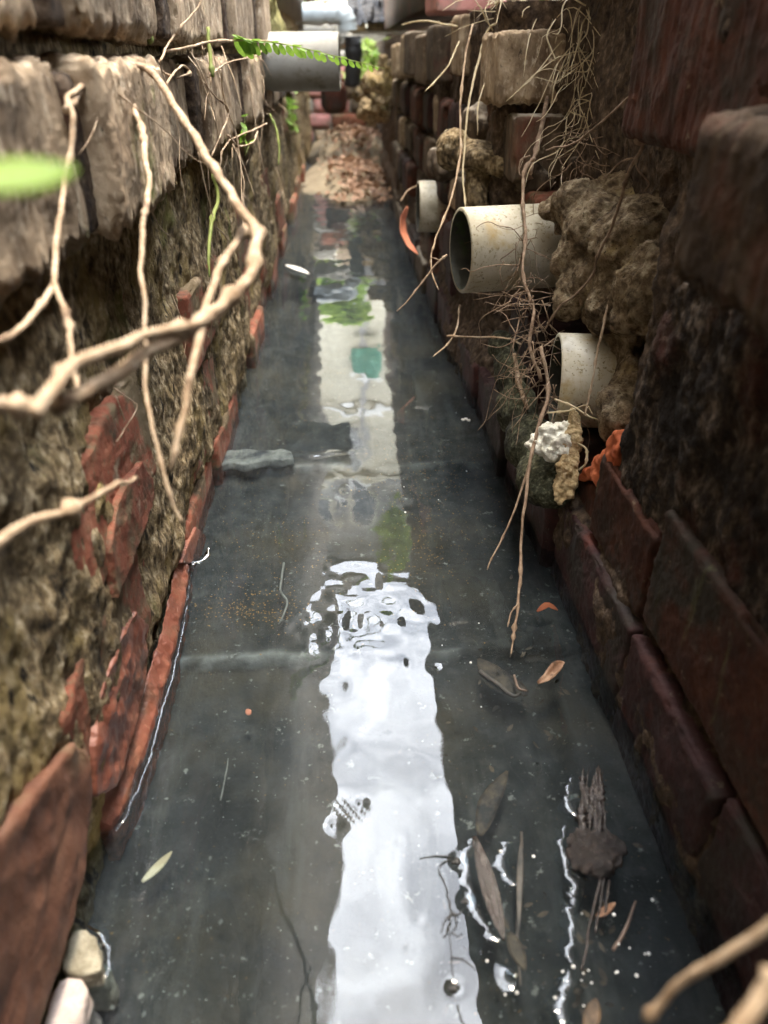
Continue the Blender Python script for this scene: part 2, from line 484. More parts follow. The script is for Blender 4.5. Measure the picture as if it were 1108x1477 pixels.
M['fern'] = wmat('fern_green', [(0.3, (0.10, 0.20, 0.025)), (0.7, (0.25, 0.40, 0.06))], 60, rough=0.55, transl=0.45)
M['leaf'] = wmat('bright_leaf', [(0.3, (0.20, 0.33, 0.02)), (0.7, (0.32, 0.48, 0.05))], 40, rough=0.45, transl=0.5)
M['yellowleaf'] = wmat('yellow_leaf', [(0.3, (0.42, 0.42, 0.03)), (0.7, (0.62, 0.58, 0.07))], 40, rough=0.5, transl=0.4)
M['deadleaf'] = wmat('dead_leaf', [(0.34, (0.07, 0.038, 0.022)), (0.48, (0.20, 0.105, 0.06)), (0.66, (0.44, 0.30, 0.20))], 55, rough=0.6,
                     patches=[((0.05, 0.03, 0.02), 70, 0.56, 0.66)], transl=0.12)
M['terracotta'] = wmat('terracotta', [(0.3, (0.50, 0.16, 0.09)), (0.7, (0.68, 0.27, 0.16))], 60, rough=0.6, bump=[(160, 0.3, 0.001)])
M['lichen'] = wmat('white_lichen', [(0.32, (0.50, 0.48, 0.37)), (0.48, (0.80, 0.78, 0.67)), (0.7, (0.85, 0.84, 0.74))], 240, rough=0.95,
                   bump=[(260, 1.0, 0.003)])
M['sponge'] = wmat('fibrous_strip', [(0.3, (0.26, 0.17, 0.08)), (0.5, (0.46, 0.34, 0.18)), (0.7, (0.60, 0.48, 0.29))], 280, rough=0.97,
                   bump=[(350, 1.0, 0.003)])
M['stone'] = wmat('algae_stone', [(0.3, (0.14, 0.12, 0.08)), (0.7, (0.36, 0.33, 0.25))], 90,
                  patches=[((0.16, 0.17, 0.07), 22, 0.55, 0.7)], rough=0.7, bump=[(150, 0.8, 0.003)])
M['stonepink'] = wmat('pinkish_stone', [(0.3, (0.36, 0.27, 0.23)), (0.7, (0.62, 0.55, 0.5))], 50, rough=0.7, bump=[(150, 0.8, 0.003)])
M['wood'] = wmat('rotten_wood', [(0.3, (0.010, 0.008, 0.007)), (0.7, (0.05, 0.036, 0.03))], 60, (6, 0.6, 4), rough=0.2,
                 bump=[(140, 0.9, 0.004), (600, .8, .001)], spec=0.9)
M['bark'] = wmat('wet_bark', [(0.3, (0.010, 0.007, 0.006)), (0.7, (0.05, 0.034, 0.028))], 120, rough=0.22, bump=[(200, 1.0, 0.006), (700, 1, .002)], spec=0.9)
M['sunkleaf'] = wmat('sodden_leaf', [(0.3, (0.03, 0.022, 0.016)), (0.5, (0.08, 0.055, 0.036)), (0.7, (0.15, 0.10, 0.06))], 90,
                     patches=[((0.02, 0.016, 0.014), 40, 0.5, 0.62)], rough=0.6, bump=[(200, .6, .002)])
M['floor'] = wmat('silted_slab', [(0.34, (0.013, 0.0135, 0.013)), (0.52, (0.027, 0.027, 0.0255)), (0.70, (0.06, 0.057, 0.051))], 42,
                  patches=[((0.05, 0.040, 0.027), 5, 0.48, 0.66), ((0.075, 0.070, 0.06), 16, 0.54, 0.72, (1.8, 0.22, 1)), ((0.02, 0.019, 0.018), 10, 0.50, 0.68), ((0.20, 0.19, 0.165), 75, 0.63, 0.70), ((0.5, 0.48, 0.42), 330, 0.675, 0.71), ((0.19, 0.105, 0.035), 260, 0.66, 0.71)],
                  rough=0.9, bump=[(160, 0.6, 0.003)])
M['silt'] = wmat('orange_silt', [(0.3, (0.16, 0.075, 0.018)), (0.7, (0.34, 0.19, 0.06))], 200, rough=0.9)
M['slabedge'] = wmat('pale_slab_edge', [(0.3, (0.12, 0.112, 0.098)), (0.7, (0.32, 0.30, 0.26))], 60,
                     patches=[((0.04, 0.04, 0.042), 22, 0.5, 0.66)], rough=0.8, bump=[(160, 0.6, 0.002)])
M['palesilt'] = wmat('pale_silt', [(0.3, (0.07, 0.068, 0.06)), (0.7, (0.20, 0.19, 0.165))], 60, rough=0.9)
M['paleblock'] = wmat('pale_concrete', [(0.3, (0.24, 0.215, 0.17)), (0.7, (0.44, 0.41, 0.34))], 60, rough=0.4, bump=[(160, 0.6, 0.002)])
M['twig'] = wmat('wet_twig', [(0.3, (0.07, 0.05, 0.04)), (0.7, (0.22, 0.15, 0.11))], 90, rough=0.5, spec=0.5)
M['black'] = wmat('black_bits', [(0.3, (0.012, 0.012, 0.012)), (0.7, (0.03, 0.03, 0.03))], 60, rough=0.5)
M['tarp'] = wmat('black_plastic_sheet', [(0.3, (0.010, 0.010, 0.011)), (0.7, (0.022, 0.022, 0.024))], 10, rough=0.3, spec=0.25, bump=[(9, 0.8, 0.06, (2, 1, 0.6))])
M['bead'] = wmat('pale_foam', [(0.3, (0.55, 0.55, 0.53)), (0.7, (0.75, 0.75, 0.73))], 90, rough=0.3)
M['plaster'] = wmat('aged_plaster', [(0.3, (0.13, 0.11, 0.085)), (0.7, (0.22, 0.19, 0.15))], 5,
                    patches=[((0.13, 0.11, 0.085), 3, 0.5, 0.7, (2, 2, 0.3))], rough=0.9, bump=[(60, 0.3, 0.004)])
M['cream'] = wmat('cream_plaster', [(0.3, (0.40, 0.37, 0.28)), (0.7, (0.52, 0.49, 0.39))], 2,
                  patches=[((0.28, 0.26, 0.2), 2, 0.55, 0.7, (2, 2, 0.3))], rough=0.9)
M['greyplaster'] = wmat('grey_plaster', [(0.3, (0.26, 0.25, 0.235)), (0.7, (0.36, 0.35, 0.33))], 2, rough=0.9)
M['frame'] = wmat('painted_frame', [(0.3, (0.5, 0.46, 0.36)), (0.7, (0.56, 0.52, 0.42))], 5, rough=0.6)
M['pane'] = wmat('dark_glass', [(0.3, (0.03, 0.035, 0.04)), (0.7, (0.06, 0.065, 0.07))], 3, rough=0.08, spec=0.6)
M['teal'] = wmat('teal_sheet', [(0.3, (0.05, 0.16, 0.11)), (0.7, (0.10, 0.26, 0.18))], 4, rough=0.6, bump=[(6, 0.8, 0.05)])
M['white'] = wmat('white_enamel', [(0.3, (0.6, 0.6, 0.57)), (0.7, (0.7, 0.7, 0.67))], 4, rough=0.5)
M['roof'] = wmat('grey_roof', [(0.3, (0.14, 0.135, 0.13)), (0.7, (0.22, 0.21, 0.2))], 6, rough=0.85)
M['yard'] = wmat('bare_earth', [(0.3, (0.10, 0.08, 0.055)), (0.7, (0.22, 0.18, 0.12))], 6, rough=0.95)
M['foliage'] = wmat('foliage', [(0.3, (0.12, 0.24, 0.03)), (0.7, (0.40, 0.50, 0.12))], 7, rough=0.5, transl=0.4)

# water: clear film over the floor plus Fresnel reflection
def water_mat():
    m = bpy.data.materials.new('drain_water')
    m.use_nodes = True
    nt = m.node_tree
    nt.nodes.clear()
    L = nt.links.new
    out = N_(nt, 'ShaderNodeOutputMaterial')
    gl = N_(nt, 'ShaderNodeBsdfGlossy'); gl.inputs['Roughness'].default_value = 0.0
    gl.inputs['Color'].default_value = (1, 1, 1, 1)
    tr = N_(nt, 'ShaderNodeBsdfTransparent'); tr.inputs['Color'].default_value = (0.70, 0.78, 0.82, 1)
    df = N_(nt, 'ShaderNodeBsdfDiffuse'); df.inputs['Color'].default_value = (0.068, 0.080, 0.090, 1)
    mm = N_(nt, 'ShaderNodeMixShader'); mm.inputs[0].default_value = 0.12
    L(tr.outputs[0], mm.inputs[1]); L(df.outputs[0], mm.inputs[2])
    gp = N_(nt, 'ShaderNodeNewGeometry')
    fm = N_(nt, 'ShaderNodeVectorMath', operation='MULTIPLY'); fm.inputs[1].default_value = (1.0, 0.45, 1.0); L(gp.outputs['Position'], fm.inputs[0])
    fn = N_(nt, 'ShaderNodeTexNoise'); fn.inputs['Scale'].default_value = 14; fn.inputs['Detail'].default_value = 7; fn.inputs['Roughness'].default_value = 0.65; fn.inputs['Distortion'].default_value = 1.2
    L(fm.outputs[0], fn.inputs['Vector'])
    fo = N_(nt, 'ShaderNodeMapRange'); fo.inputs[1].default_value = 0.42; fo.inputs[2].default_value = 0.72; fo.inputs[3].default_value = 0.05; fo.inputs[4].default_value = 0.24
    L(fn.outputs['Fac'], fo.inputs[0]); L(fo.outputs[0], mm.inputs[0])
    fr = N_(nt, 'ShaderNodeFresnel'); fr.inputs['IOR'].default_value = 1.43
    g = N_(nt, 'ShaderNodeNewGeometry')
    mx = N_(nt, 'ShaderNodeMixShader')
    L(fr.outputs[0], mx.inputs[0]); L(mm.outputs[0], mx.inputs[1]); L(gl.outputs[0], mx.inputs[2])
    L(mx.outputs[0], out.inputs['Surface'])
    return m
M['water'] = water_mat()

#==LARGE==
# ------------------------------------------------------------------ ground
obj('ground', mesh('ground', [(-150, -150, -0.35), (150, -150, -0.35), (150, 150, -0.35), (-150, 150, -0.35)], [(0, 1, 2, 3)]), M['yard'], kind='structure')
obj('yard', mesh('yard', [(-12, 5.6, 0.62), (12, 5.6, 0.62), (12, 30, 0.62), (-12, 30, 0.62)], [(0, 1, 2, 3)]), M['yard'], kind='structure')

# channel floor: concrete slabs under silt, with steps at the joints
fy = np.concatenate([np.linspace(-1.6, 0.1, 40), np.linspace(0.1, 1.1, 260)[1:], np.linspace(1.1, 6.0, 260)[1:]])
gx, gy = np.meshgrid(np.linspace(-0.33, 0.37, 120), fy, indexing='ij')
P = np.stack([gx.ravel(), gy.ravel(), 0 * gx.ravel()], 1)
jit = 0.010 * fbm(P, (14, 1, 1), 5, 33, .6)
P[:, 2] = -0.036 + 0.012 * sstep(0.566, 0.572, P[:, 1] + jit) - 0.004 * sstep(.75, .95, P[:, 1]) + 0.008 * sstep(0.964, 0.970, P[:, 1] + jit) + 0.012 * sstep(2.2, 3.4, P[:, 1])
P[:, 2] += 0.004 * fbm(P, (18, 18, 1), 4, 31)
i = np.arange(gx.size).reshape(gx.shape)
fl = obj('channel_floor', mesh('channel_floor', P, np.stack([i[:-1, :-1], i[1:, :-1], i[1:, 1:], i[:-1, 1:]], -1).reshape(-1, 4)), M['floor'], kind='structure')
def worn(y0, back, front, x0, x1):
    d = P[:, 1] + jit - y0
    return np.where(d > 0, np.exp(-(d / back) ** 2), np.exp(-(d / front) ** 2)) * sstep(x0 - .01, x0 + .02, P[:, 0]) * sstep(x1 + .02, x1 - .02, P[:, 0])
ed = worn(0.571, .007, .003, -.2, -.035) + .8 * worn(0.571, .006, .003, .05, .115) + .8 * worn(0.969, .009, .004, -.2, -.005) + .35 * worn(0.969, .01, .004, .02, .2)
ed = 0.6 * np.clip(ed * (0.55 + 1.3 * fbm(P, (60, 60, 1), 5, 37, .65)), 0, 1)
at = fl.data.attributes.new('worn', 'FLOAT', 'POINT')
at.data.foreach_set('value', ed.astype(np.float32))
_t = M['floor'].node_tree
_bs = _t.nodes['Principled BSDF']
_at = N_(_t, 'ShaderNodeAttribute', attribute_name='worn')
_mx = N_(_t, 'ShaderNodeMix', data_type='RGBA')
_src = _bs.inputs['Base Color'].links[0].from_socket
_t.links.new(_at.outputs['Fac'], _mx.inputs[0]); _t.links.new(_src, _mx.inputs[6]); _mx.inputs[7].default_value = (0.40, 0.39, 0.36, 1)
_t.links.new(_mx.outputs[2], _bs.inputs['Base Color'])

# ------------------------------------------------------------------ left wall
LW = empty('brick_wall', (-0.25, 2.0, -0.1), 'tall brick wall on the left of the drain, weathered grey blocks over mossy mortar and red bricks', 'wall')
def left_x(y, z):
    P = np.stack([np.zeros_like(y), y, z], 1)
    n1 = fbm(P, (9, 9, 9), 4, 40)
    n2 = fbm(P, (60, 60, 40), 4, 44, 0.62)
    base = np.where(z > 0.385, -0.205, -0.190)
    base = base + sstep(0.385, 0.37, z) * (0.004 * np.sin(y * 7)) - 0.012 * sstep(0.05, 0.0, z)
    return base + (0.013 * n1 + 0.0065 * n2) * np.where(z > 0.385, 0.6, 1.0)
ys = np.concatenate([np.linspace(-1.4, 0.15, 60), np.linspace(0.15, 1.4, 420)[1:], np.linspace(1.4, 5.4, 260)[1:]])
zs = np.linspace(-0.1, 0.7, 270)
gy, gz = np.meshgrid(ys, zs, indexing='ij')
gx = left_x(gy.ravel(), gz.ravel())
P = np.stack([gx, gy.ravel(), gz.ravel()], 1)
i = np.arange(gy.size).reshape(gy.shape)
Fg = np.stack([i[:-1, :-1], i[1:, :-1], i[1:, 1:], i[:-1, 1:]], -1).reshape(-1, 4)
# close the back so the core is a solid body
me = mesh('mortar', P, Fg)
mo = me
obj('mortar', me, M['mortar'], LW)
bv, bf = brick_vf((0.3, 6.7, 3.7), 0.1, 0.01, 0.0, 0, seed=3)
obj('plaster_face', mesh('plaster_face', bv + [-0.32, 1.25, 2.48], bf), M['plaster'], LW)
bv, bf = brick_vf((0.3, 6.8, 0.84), 0.1, 0.01, 0.0, 0, seed=4)
obj('wall_core', mesh('wall_core', bv + [-0.375, 2.0, 0.2], bf), M['plaster'], LW)

def wall_brick(parent, x, y0, y1, z0, z1, depth, mat, side, seed, label=None, name='brick', tilt=0.0, **kw):
    zc = max(0.25, 0.85 * y0 + 0.526 * (0.5 - z0))
    cell = max(0.0022, 0.0032 * zc)
    args = dict(r=0.006, amp=0.003, fine=0.0007, chip=0.006)
    args.update(kw)
    v, f = brick_vf((depth, y1 - y0, z1 - z0), cell, seed=seed, off=(x, y0, z0), **args)
    cx = x - side * depth / 2                     # side -1: face looks to -x (right wall)
    o = obj(name, mesh(name, v, f), M[mat])
    o.location = (cx, (y0 + y1) / 2, (z0 + z1) / 2)
    q_ = 0.25 if side < 0 and y0 < 0.7 else 1.0
    o.rotation_euler = (q_ * random.uniform(-.012, .012), q_ * random.uniform(-.03, .03) + tilt, q_ * random.uniform(-.015, .015))
    bpy.context.view_layer.update()
    o.parent = parent
    o.matrix_parent_inverse = parent.matrix_world.inverted()
    if label: o['label'] = label
    return o
bpy.context.view_layer.update()

sd = 100
def course(edges, x, z0, z1, mat, jit=0.006, gap=0.014, depth=0.1, **kw):
    global sd
    for a, b in zip(edges[:-1], edges[1:]):
        sd += 1
        m = mat if isinstance(mat, str) else random.choice(mat)
        wall_brick(LW, x + random.uniform(-jit, jit) * .6 + jit * (1 if sd % 2 else -1), a + gap / 2, b - gap / 2, z0 + random.uniform(-.002, .002), z1 + random.uniform(-.002, .002), depth, m, 1, sd, **kw)
e1 = [0.08, 0.32, 0.555, 0.785, 0.89, 1.125, 1.36, 1.6, 1.84, 2.08, 2.3]
course(e1, -0.168, 0.512, 0.618, 'block', jit=0.009, gap=0.022, streak=0.0010, ragged=0.008, chip=0.012, r=0.009)
e2 = [0.1, 0.31, 0.545, 0.78, 1.02, 1.255, 1.49, 1.72, 1.95, 2.2, 2.43]
course(e2, -0.165, 0.390, 0.496, 'block', jit=0.009, gap=0.022, streak=0.0010, ragged=0.010, chip=0.012, r=0.009)
course([2.45, 2.7, 2.93, 3.17, 3.4, 3.64, 3.88, 4.1], -0.18, 0.39, 0.494, ['block', 'blockdark'], jit=0.012)
jp = []
for ee, z0, z1 in ((e1, .514, .612), (e2, .394, .490)):
    for y in ee[1:-1]:
        v, f = brick_vf((0.05, 0.034, z1 - z0), 0.004, r=0.004, amp=0.003, fine=0.0015, seed=int(y * 100))
        jp.append((v + [-0.1955, y, (z0 + z1) / 2], f))
obj('mortar_joint', mesh('mortar_joint', *joinv(jp)), M['mortardark'], LW)
e3 = [0.25, 0.5, 0.73, 0.97, 1.2, 1.44, 1.67, 1.9, 2.14]
course(e3, -0.201, 0.275, 0.379, ['red', 'blockdark'], jit=0.006)
e4 = [0.2, 0.40, 0.63, 0.86, 1.1, 1.33, 1.57, 1.8, 2.04, 2.27]
course(e4, -0.192, 0.165, 0.265, 'red', jit=0.006, chip=0.012)
e5 = [0.32, 0.55, 0.79, 1.02, 1.26, 1.49, 1.72, 1.96, 2.2, 2.43]
course(e5, -0.194, 0.050, 0.152, 'red', jit=0.006, chip=0.012)
e6 = [0.71, 0.93, 1.15, 1.38, 1.61, 1.85, 2.08, 2.31, 2.54]
course(e6, -0.188, -0.06, 0.040, 'red', jit=0.006, chip=0.01)
course([2.55, 2.78, 3.02, 3.26, 3.5, 3.74, 3.98], -0.19, -0.04, 0.06, 'red', jit=0.01)
course([2.45, 2.68, 2.92, 3.16, 3.4], -0.193, 0.275, 0.379, ['blockdark', 'red'], jit=0.012)

# tiles and brick faces standing at the foot of the left wall
def slab_part(parent, name, pts, off, mat, voxel=0.0025, amp=0.0015, sc=45, seed=1, label=None, fine=0.0004):
    me = remeshed(prism_mesh(pts, off), voxel, amp, sc, 3, seed, fine)
    return obj(name, me, M[mat], parent, **({'label': label} if label else {}))
edge_px = [(165, 1200), (178, 1178), (196, 1135), (215, 1080), (232, 1020), (245, 975), (257, 925), (266, 880), (276, 822)]
EDGE = [onz(u, v) for u, v in edge_px]
outl = [p + np.array([-0.0015, 0, 0.006]) for p in EDGE] + [p + np.array([-0.013, 0, 0.022]) for p in EDGE[::-1]]
slab_part(LW, 'brick', outl, (0, 0, -0.06), 'redtile', 0.0017, 0.003, 70, 5, 'wet orange red brick edge lying along the waterline')
tp = [onx(u, v, -0.182) for u, v in [(140, 1150), (137, 1080), (150, 990), (178, 915), (197, 882), (214, 900), (214, 970), (200, 1040), (172, 1130)]]
slab_part(LW, 'brick', tp, (-0.03, 0, 0), 'redtile', 0.002, 0.004, 60, 6, 'smooth red tile with a pointed top leaning against the mortar')
tp = [onx(u, v, -0.180) for u, v in [(-60, 1600), (-40, 1250), (40, 1160), (110, 1070), (130, 1085), (136, 1150), (128, 1240), (110, 1330), (80, 1420), (40, 1560)]]
slab_part(LW, 'brick', tp, (-0.05, 0, 0), 'brownbrick', 0.0028, 0.0025, 45, 7, 'large brown red brick at the near foot of the wall')
tp = [onx(u, v, -0.187) for u, v in [(262, 812), (272, 785), (284, 760), (297, 772), (299, 797), (285, 812)]]
slab_part(LW, 'brick', tp, (-0.03, 0, 0), 'redtile', 0.0015, 0.001, 60, 8)
tp = [onx(u, v, -0.178) for u, v in [(160, 790), (172, 720), (188, 690), (205, 665), (222, 690), (224, 720), (205, 775), (186, 830), (170, 862)]]
slab_part(LW, 'brick', tp, (-0.035, 0, 0), 'red', 0.002, 0.0015, 60, 9, 'cracked red brick with a grey patch')

BW = empty('back_wall', (0.1, -1.3, -0.1), 'plastered wall closing the near end of the drain behind the viewer', 'wall')
bpy.context.view_layer.update()  # unseen wall, added to keep sky light off the near walls
bv, bf = brick_vf((1.4, 0.2, 3.4), 0.2, 0.01, 0.0, 0, seed=8)
obj('plaster_face', mesh('plaster_face', bv + [0.1, -1.3, 1.55], bf), M['plaster'], BW)
# ------------------------------------------------------------------ right wall
RW = empty('brick_wall', (0.4, 2.0, -0.1), 'broken brick wall on the right of the drain, dark and shaded, with drain pipes and mud', 'wall')
def right_x(y, z):
    P = np.stack([np.zeros_like(y), y, z], 1)
    n1 = fbm(P, (9, 9, 9), 4, 60)
    n2 = fbm(P, (60, 60, 45), 4, 64, 0.62)
    near = np.full_like(y, 0.256)
    mid = np.where(z > 0.10, 0.318, 0.0) + np.where(z > 0.10, 0, 0.248)
    k = sstep(0.07, 0.13, z)
    mid = 0.232 * (1 - k) + 0.318 * k
    foot = sstep(0.10, 0.05, z)
    near = near - 0.014 * foot
    far = 0.226 - 0.02 * foot - 0.005 * np.clip(y - 1.2, 0, 2)
    a = sstep(0.60, 0.68, y)
    b = sstep(1.10, 1.22, y)
    x = near * (1 - a) + mid * a * (1 - b) + far * b * a
    return x - 0.013 * n1 - 0.007 * n2
ys = np.concatenate([np.linspace(-1.4, 0.2, 50), np.linspace(0.2, 1.6, 430)[1:], np.linspace(1.6, 5.4, 230)[1:]])
zs = np.linspace(-0.1, 0.56, 230)
gy, gz = np.meshgrid(ys, zs, indexing='ij')
P = np.stack([right_x(gy.ravel(), gz.ravel()), gy.ravel(), gz.ravel()], 1)
i = np.arange(gy.size).reshape(gy.shape)
Fg = np.stack([i[:-1, :-1], i[:-1, 1:], i[1:, 1:], i[1:, :-1]], -1).reshape(-1, 4)
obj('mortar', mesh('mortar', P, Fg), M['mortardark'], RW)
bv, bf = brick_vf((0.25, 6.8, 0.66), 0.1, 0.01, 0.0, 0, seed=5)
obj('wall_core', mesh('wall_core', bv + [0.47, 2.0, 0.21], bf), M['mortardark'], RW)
bv, bf = brick_vf((0.3, 7.4, 0.70), 0.06, 0.01, 0.004, 0.0, seed=6)
obj('upper_wall', mesh('upper_wall', bv + [0.417, 1.6, 0.972], bf), M['damp'], RW)
bv, bf = brick_vf((0.32, 7.4, 0.09), 0.04, 0.012, 0.004, 0.0, seed=7)
obj('coping', mesh('coping', bv + [0.424, 1.6, 1.367], bf), M['blockdark'], RW)

def rb(x, y0, y1, z0, z1, depth, mat, label=None, **kw):
    global sd
    sd += 1
    return wall_brick(RW, x, y0, y1, z0, z1, depth, mat, -1, sd, label, **kw)
# near top, standing proud of the wall
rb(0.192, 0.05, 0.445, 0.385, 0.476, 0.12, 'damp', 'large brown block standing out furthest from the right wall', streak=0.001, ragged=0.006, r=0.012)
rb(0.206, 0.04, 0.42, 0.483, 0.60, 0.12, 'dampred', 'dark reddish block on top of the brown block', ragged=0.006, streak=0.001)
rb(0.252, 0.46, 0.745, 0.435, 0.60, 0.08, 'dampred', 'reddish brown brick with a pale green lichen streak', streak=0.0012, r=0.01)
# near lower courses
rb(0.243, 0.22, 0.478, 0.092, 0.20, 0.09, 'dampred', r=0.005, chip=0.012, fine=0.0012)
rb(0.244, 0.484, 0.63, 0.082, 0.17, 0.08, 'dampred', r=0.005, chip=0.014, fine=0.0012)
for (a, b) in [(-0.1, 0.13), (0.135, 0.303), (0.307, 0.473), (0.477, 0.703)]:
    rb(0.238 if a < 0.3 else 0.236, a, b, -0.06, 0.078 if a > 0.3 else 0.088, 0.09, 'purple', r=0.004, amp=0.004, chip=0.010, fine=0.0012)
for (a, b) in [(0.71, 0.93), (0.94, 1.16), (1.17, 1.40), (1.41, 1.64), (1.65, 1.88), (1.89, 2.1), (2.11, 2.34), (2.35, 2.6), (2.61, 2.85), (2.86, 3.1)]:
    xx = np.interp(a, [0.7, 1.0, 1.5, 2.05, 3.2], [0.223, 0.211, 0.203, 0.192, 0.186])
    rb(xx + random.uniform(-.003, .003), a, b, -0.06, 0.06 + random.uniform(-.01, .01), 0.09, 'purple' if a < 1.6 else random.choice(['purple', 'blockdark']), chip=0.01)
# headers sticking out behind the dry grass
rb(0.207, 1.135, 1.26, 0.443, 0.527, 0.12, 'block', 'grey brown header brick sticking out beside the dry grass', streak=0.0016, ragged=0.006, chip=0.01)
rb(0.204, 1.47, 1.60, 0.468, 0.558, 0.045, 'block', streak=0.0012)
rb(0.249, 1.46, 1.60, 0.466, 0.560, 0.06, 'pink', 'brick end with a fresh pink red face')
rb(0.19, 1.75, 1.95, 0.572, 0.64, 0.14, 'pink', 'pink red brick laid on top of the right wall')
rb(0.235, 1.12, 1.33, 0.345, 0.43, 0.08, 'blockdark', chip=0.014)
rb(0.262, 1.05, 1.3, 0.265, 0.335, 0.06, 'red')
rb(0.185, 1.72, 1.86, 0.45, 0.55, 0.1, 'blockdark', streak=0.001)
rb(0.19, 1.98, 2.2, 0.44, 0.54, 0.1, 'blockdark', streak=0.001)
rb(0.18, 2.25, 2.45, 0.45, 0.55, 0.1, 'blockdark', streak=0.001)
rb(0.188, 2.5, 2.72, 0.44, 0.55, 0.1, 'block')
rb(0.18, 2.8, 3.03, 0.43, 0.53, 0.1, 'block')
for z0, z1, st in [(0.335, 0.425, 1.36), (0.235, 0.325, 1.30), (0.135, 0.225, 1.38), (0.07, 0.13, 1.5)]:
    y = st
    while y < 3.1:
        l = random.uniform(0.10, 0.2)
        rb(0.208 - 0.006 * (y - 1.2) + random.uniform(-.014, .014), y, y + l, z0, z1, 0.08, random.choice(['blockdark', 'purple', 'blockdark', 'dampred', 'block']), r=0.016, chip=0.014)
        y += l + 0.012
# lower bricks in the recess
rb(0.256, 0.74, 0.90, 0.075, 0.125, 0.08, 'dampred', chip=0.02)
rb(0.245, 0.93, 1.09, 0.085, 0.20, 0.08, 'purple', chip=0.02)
# broken fresh brick
tp = [onx(u, v, 0.247) for u, v in [(829, 690), (846, 676), (858, 660), (871, 648), (878, 630), (886, 622), (891, 645), (886, 672), (873, 690), (864, 706), (852, 690), (843, 694)]]
slab_part(RW, 'broken_brick', tp, (0.045, 0.008, 0.004), 'redfresh', 0.0018, 0.004, 110, 12, 'broken brick end with a bright orange torn top', fine=.001)
tp = [onx(u, v, 0.251) for u, v in [(815, 700), (832, 692), (866, 704), (888, 676), (896, 700), (905, 800), (860, 800), (826, 760)]]
slab_part(RW, 'brick', tp, (0.05, 0.008, 0.0), 'dampred', 0.002, 0.002, 70, 13)
# thick render coat with a ragged edge over the near wall
tp = [onx(u, v, 0.250) for u, v in [(1010, 392), (985, 408), (958, 440), (945, 480), (925, 560), (902, 615), (890, 690), (930, 750), (990, 850), (1108, 1000), (1500, 1300), (1500, 420)]]
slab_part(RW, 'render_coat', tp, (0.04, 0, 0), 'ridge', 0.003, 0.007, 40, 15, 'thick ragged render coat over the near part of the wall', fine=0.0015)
# mossy mortar ledge over the first pipe, mossy lump on the footing
me = remeshed(blobs_mesh([(atd(655, 215, 1.16), .03), (atd(690, 225, 1.14), (.035, .05, .022)), (atd(740, 235, 1.13), (.05, .06, .022)), (atd(690, 262, 1.15), .022), (atd(688, 290, 1.15), (.018, .02, .03)), (atd(790, 235, 1.1), (.04, .06, .03))]), 0.004, 0.006, 60, 4, 21, 0.0012)
obj('mortar_ledge', me, M['mortar'], RW)
me = remeshed(blobs_mesh([(atd(735, 540, 0.98), (.02, .05, .03)), (atd(745, 590, 0.95), (.024, .05, .035)), (atd(765, 640, 0.90), (.03, .05, .035)), (atd(790, 690, 0.85), (.035, .05, .03)), (atd(725, 500, 1.02), (.018, .04, .02))]), 0.003, 0.004, 60, 4, 22, 0.001)
obj('mossy_lump', me, M['moss'], RW, label='dark mossy lump of mortar at the foot of the wall under the pipes')
for k, (uv, tt, rr) in enumerate([((735, 190), 1.12, .034), ((690, 180), 1.2, .03), ((770, 250), 1.06, .03), ((640, 235), 1.35, .03), ((860, 240), 1.0, .035)]):
    me = remeshed(blobs_mesh([(atd(*uv, tt), (rr * .9, rr * 1.2, rr))]), 0.004, 0.012, 35, 3, 30 + k, 0.001)
    obj('rubble', me, M['blockdark'], RW)

# dry mud stuck on the wall
me = remeshed(blobs_mesh([(atd(835, 305, 0.87), (.035, .04, .035)), (atd(875, 330, 0.84), (.05, .05, .045)), (atd(800, 298, 0.89), .018),
                          (atd(925, 355, 0.77), (.05, .06, .05)), (atd(835, 375, 0.85), (.025, .03, .04)), (atd(870, 400, 0.83), (.04, .05, .03)), (atd(822, 425, 0.85), (.018, .02, .025)),
                          (atd(905, 430, 0.79), (.045, .05, .05)), (atd(950, 420, 0.72), (.045, .05, .05)), (atd(906, 500, 0.79), (.022, .04, .05)), (atd(906, 555, 0.77), (.02, .04, .04)),
                          (atd(862, 453, 0.83), .016), (atd(960, 330, 0.76), (.04, .05, .04)), (atd(905, 290, 0.86), (.045, .05, .03)), (atd(888, 600, 0.75), (.018, .03, .03))]), 0.0035, 0.015, 30, 5, 25, 0.0026, 240)
tag(recentre(obj('mud_clump', me, M['mud'])), 'lumpy dry brown mud clinging to the right wall beside the two cream pipes', 'mud')

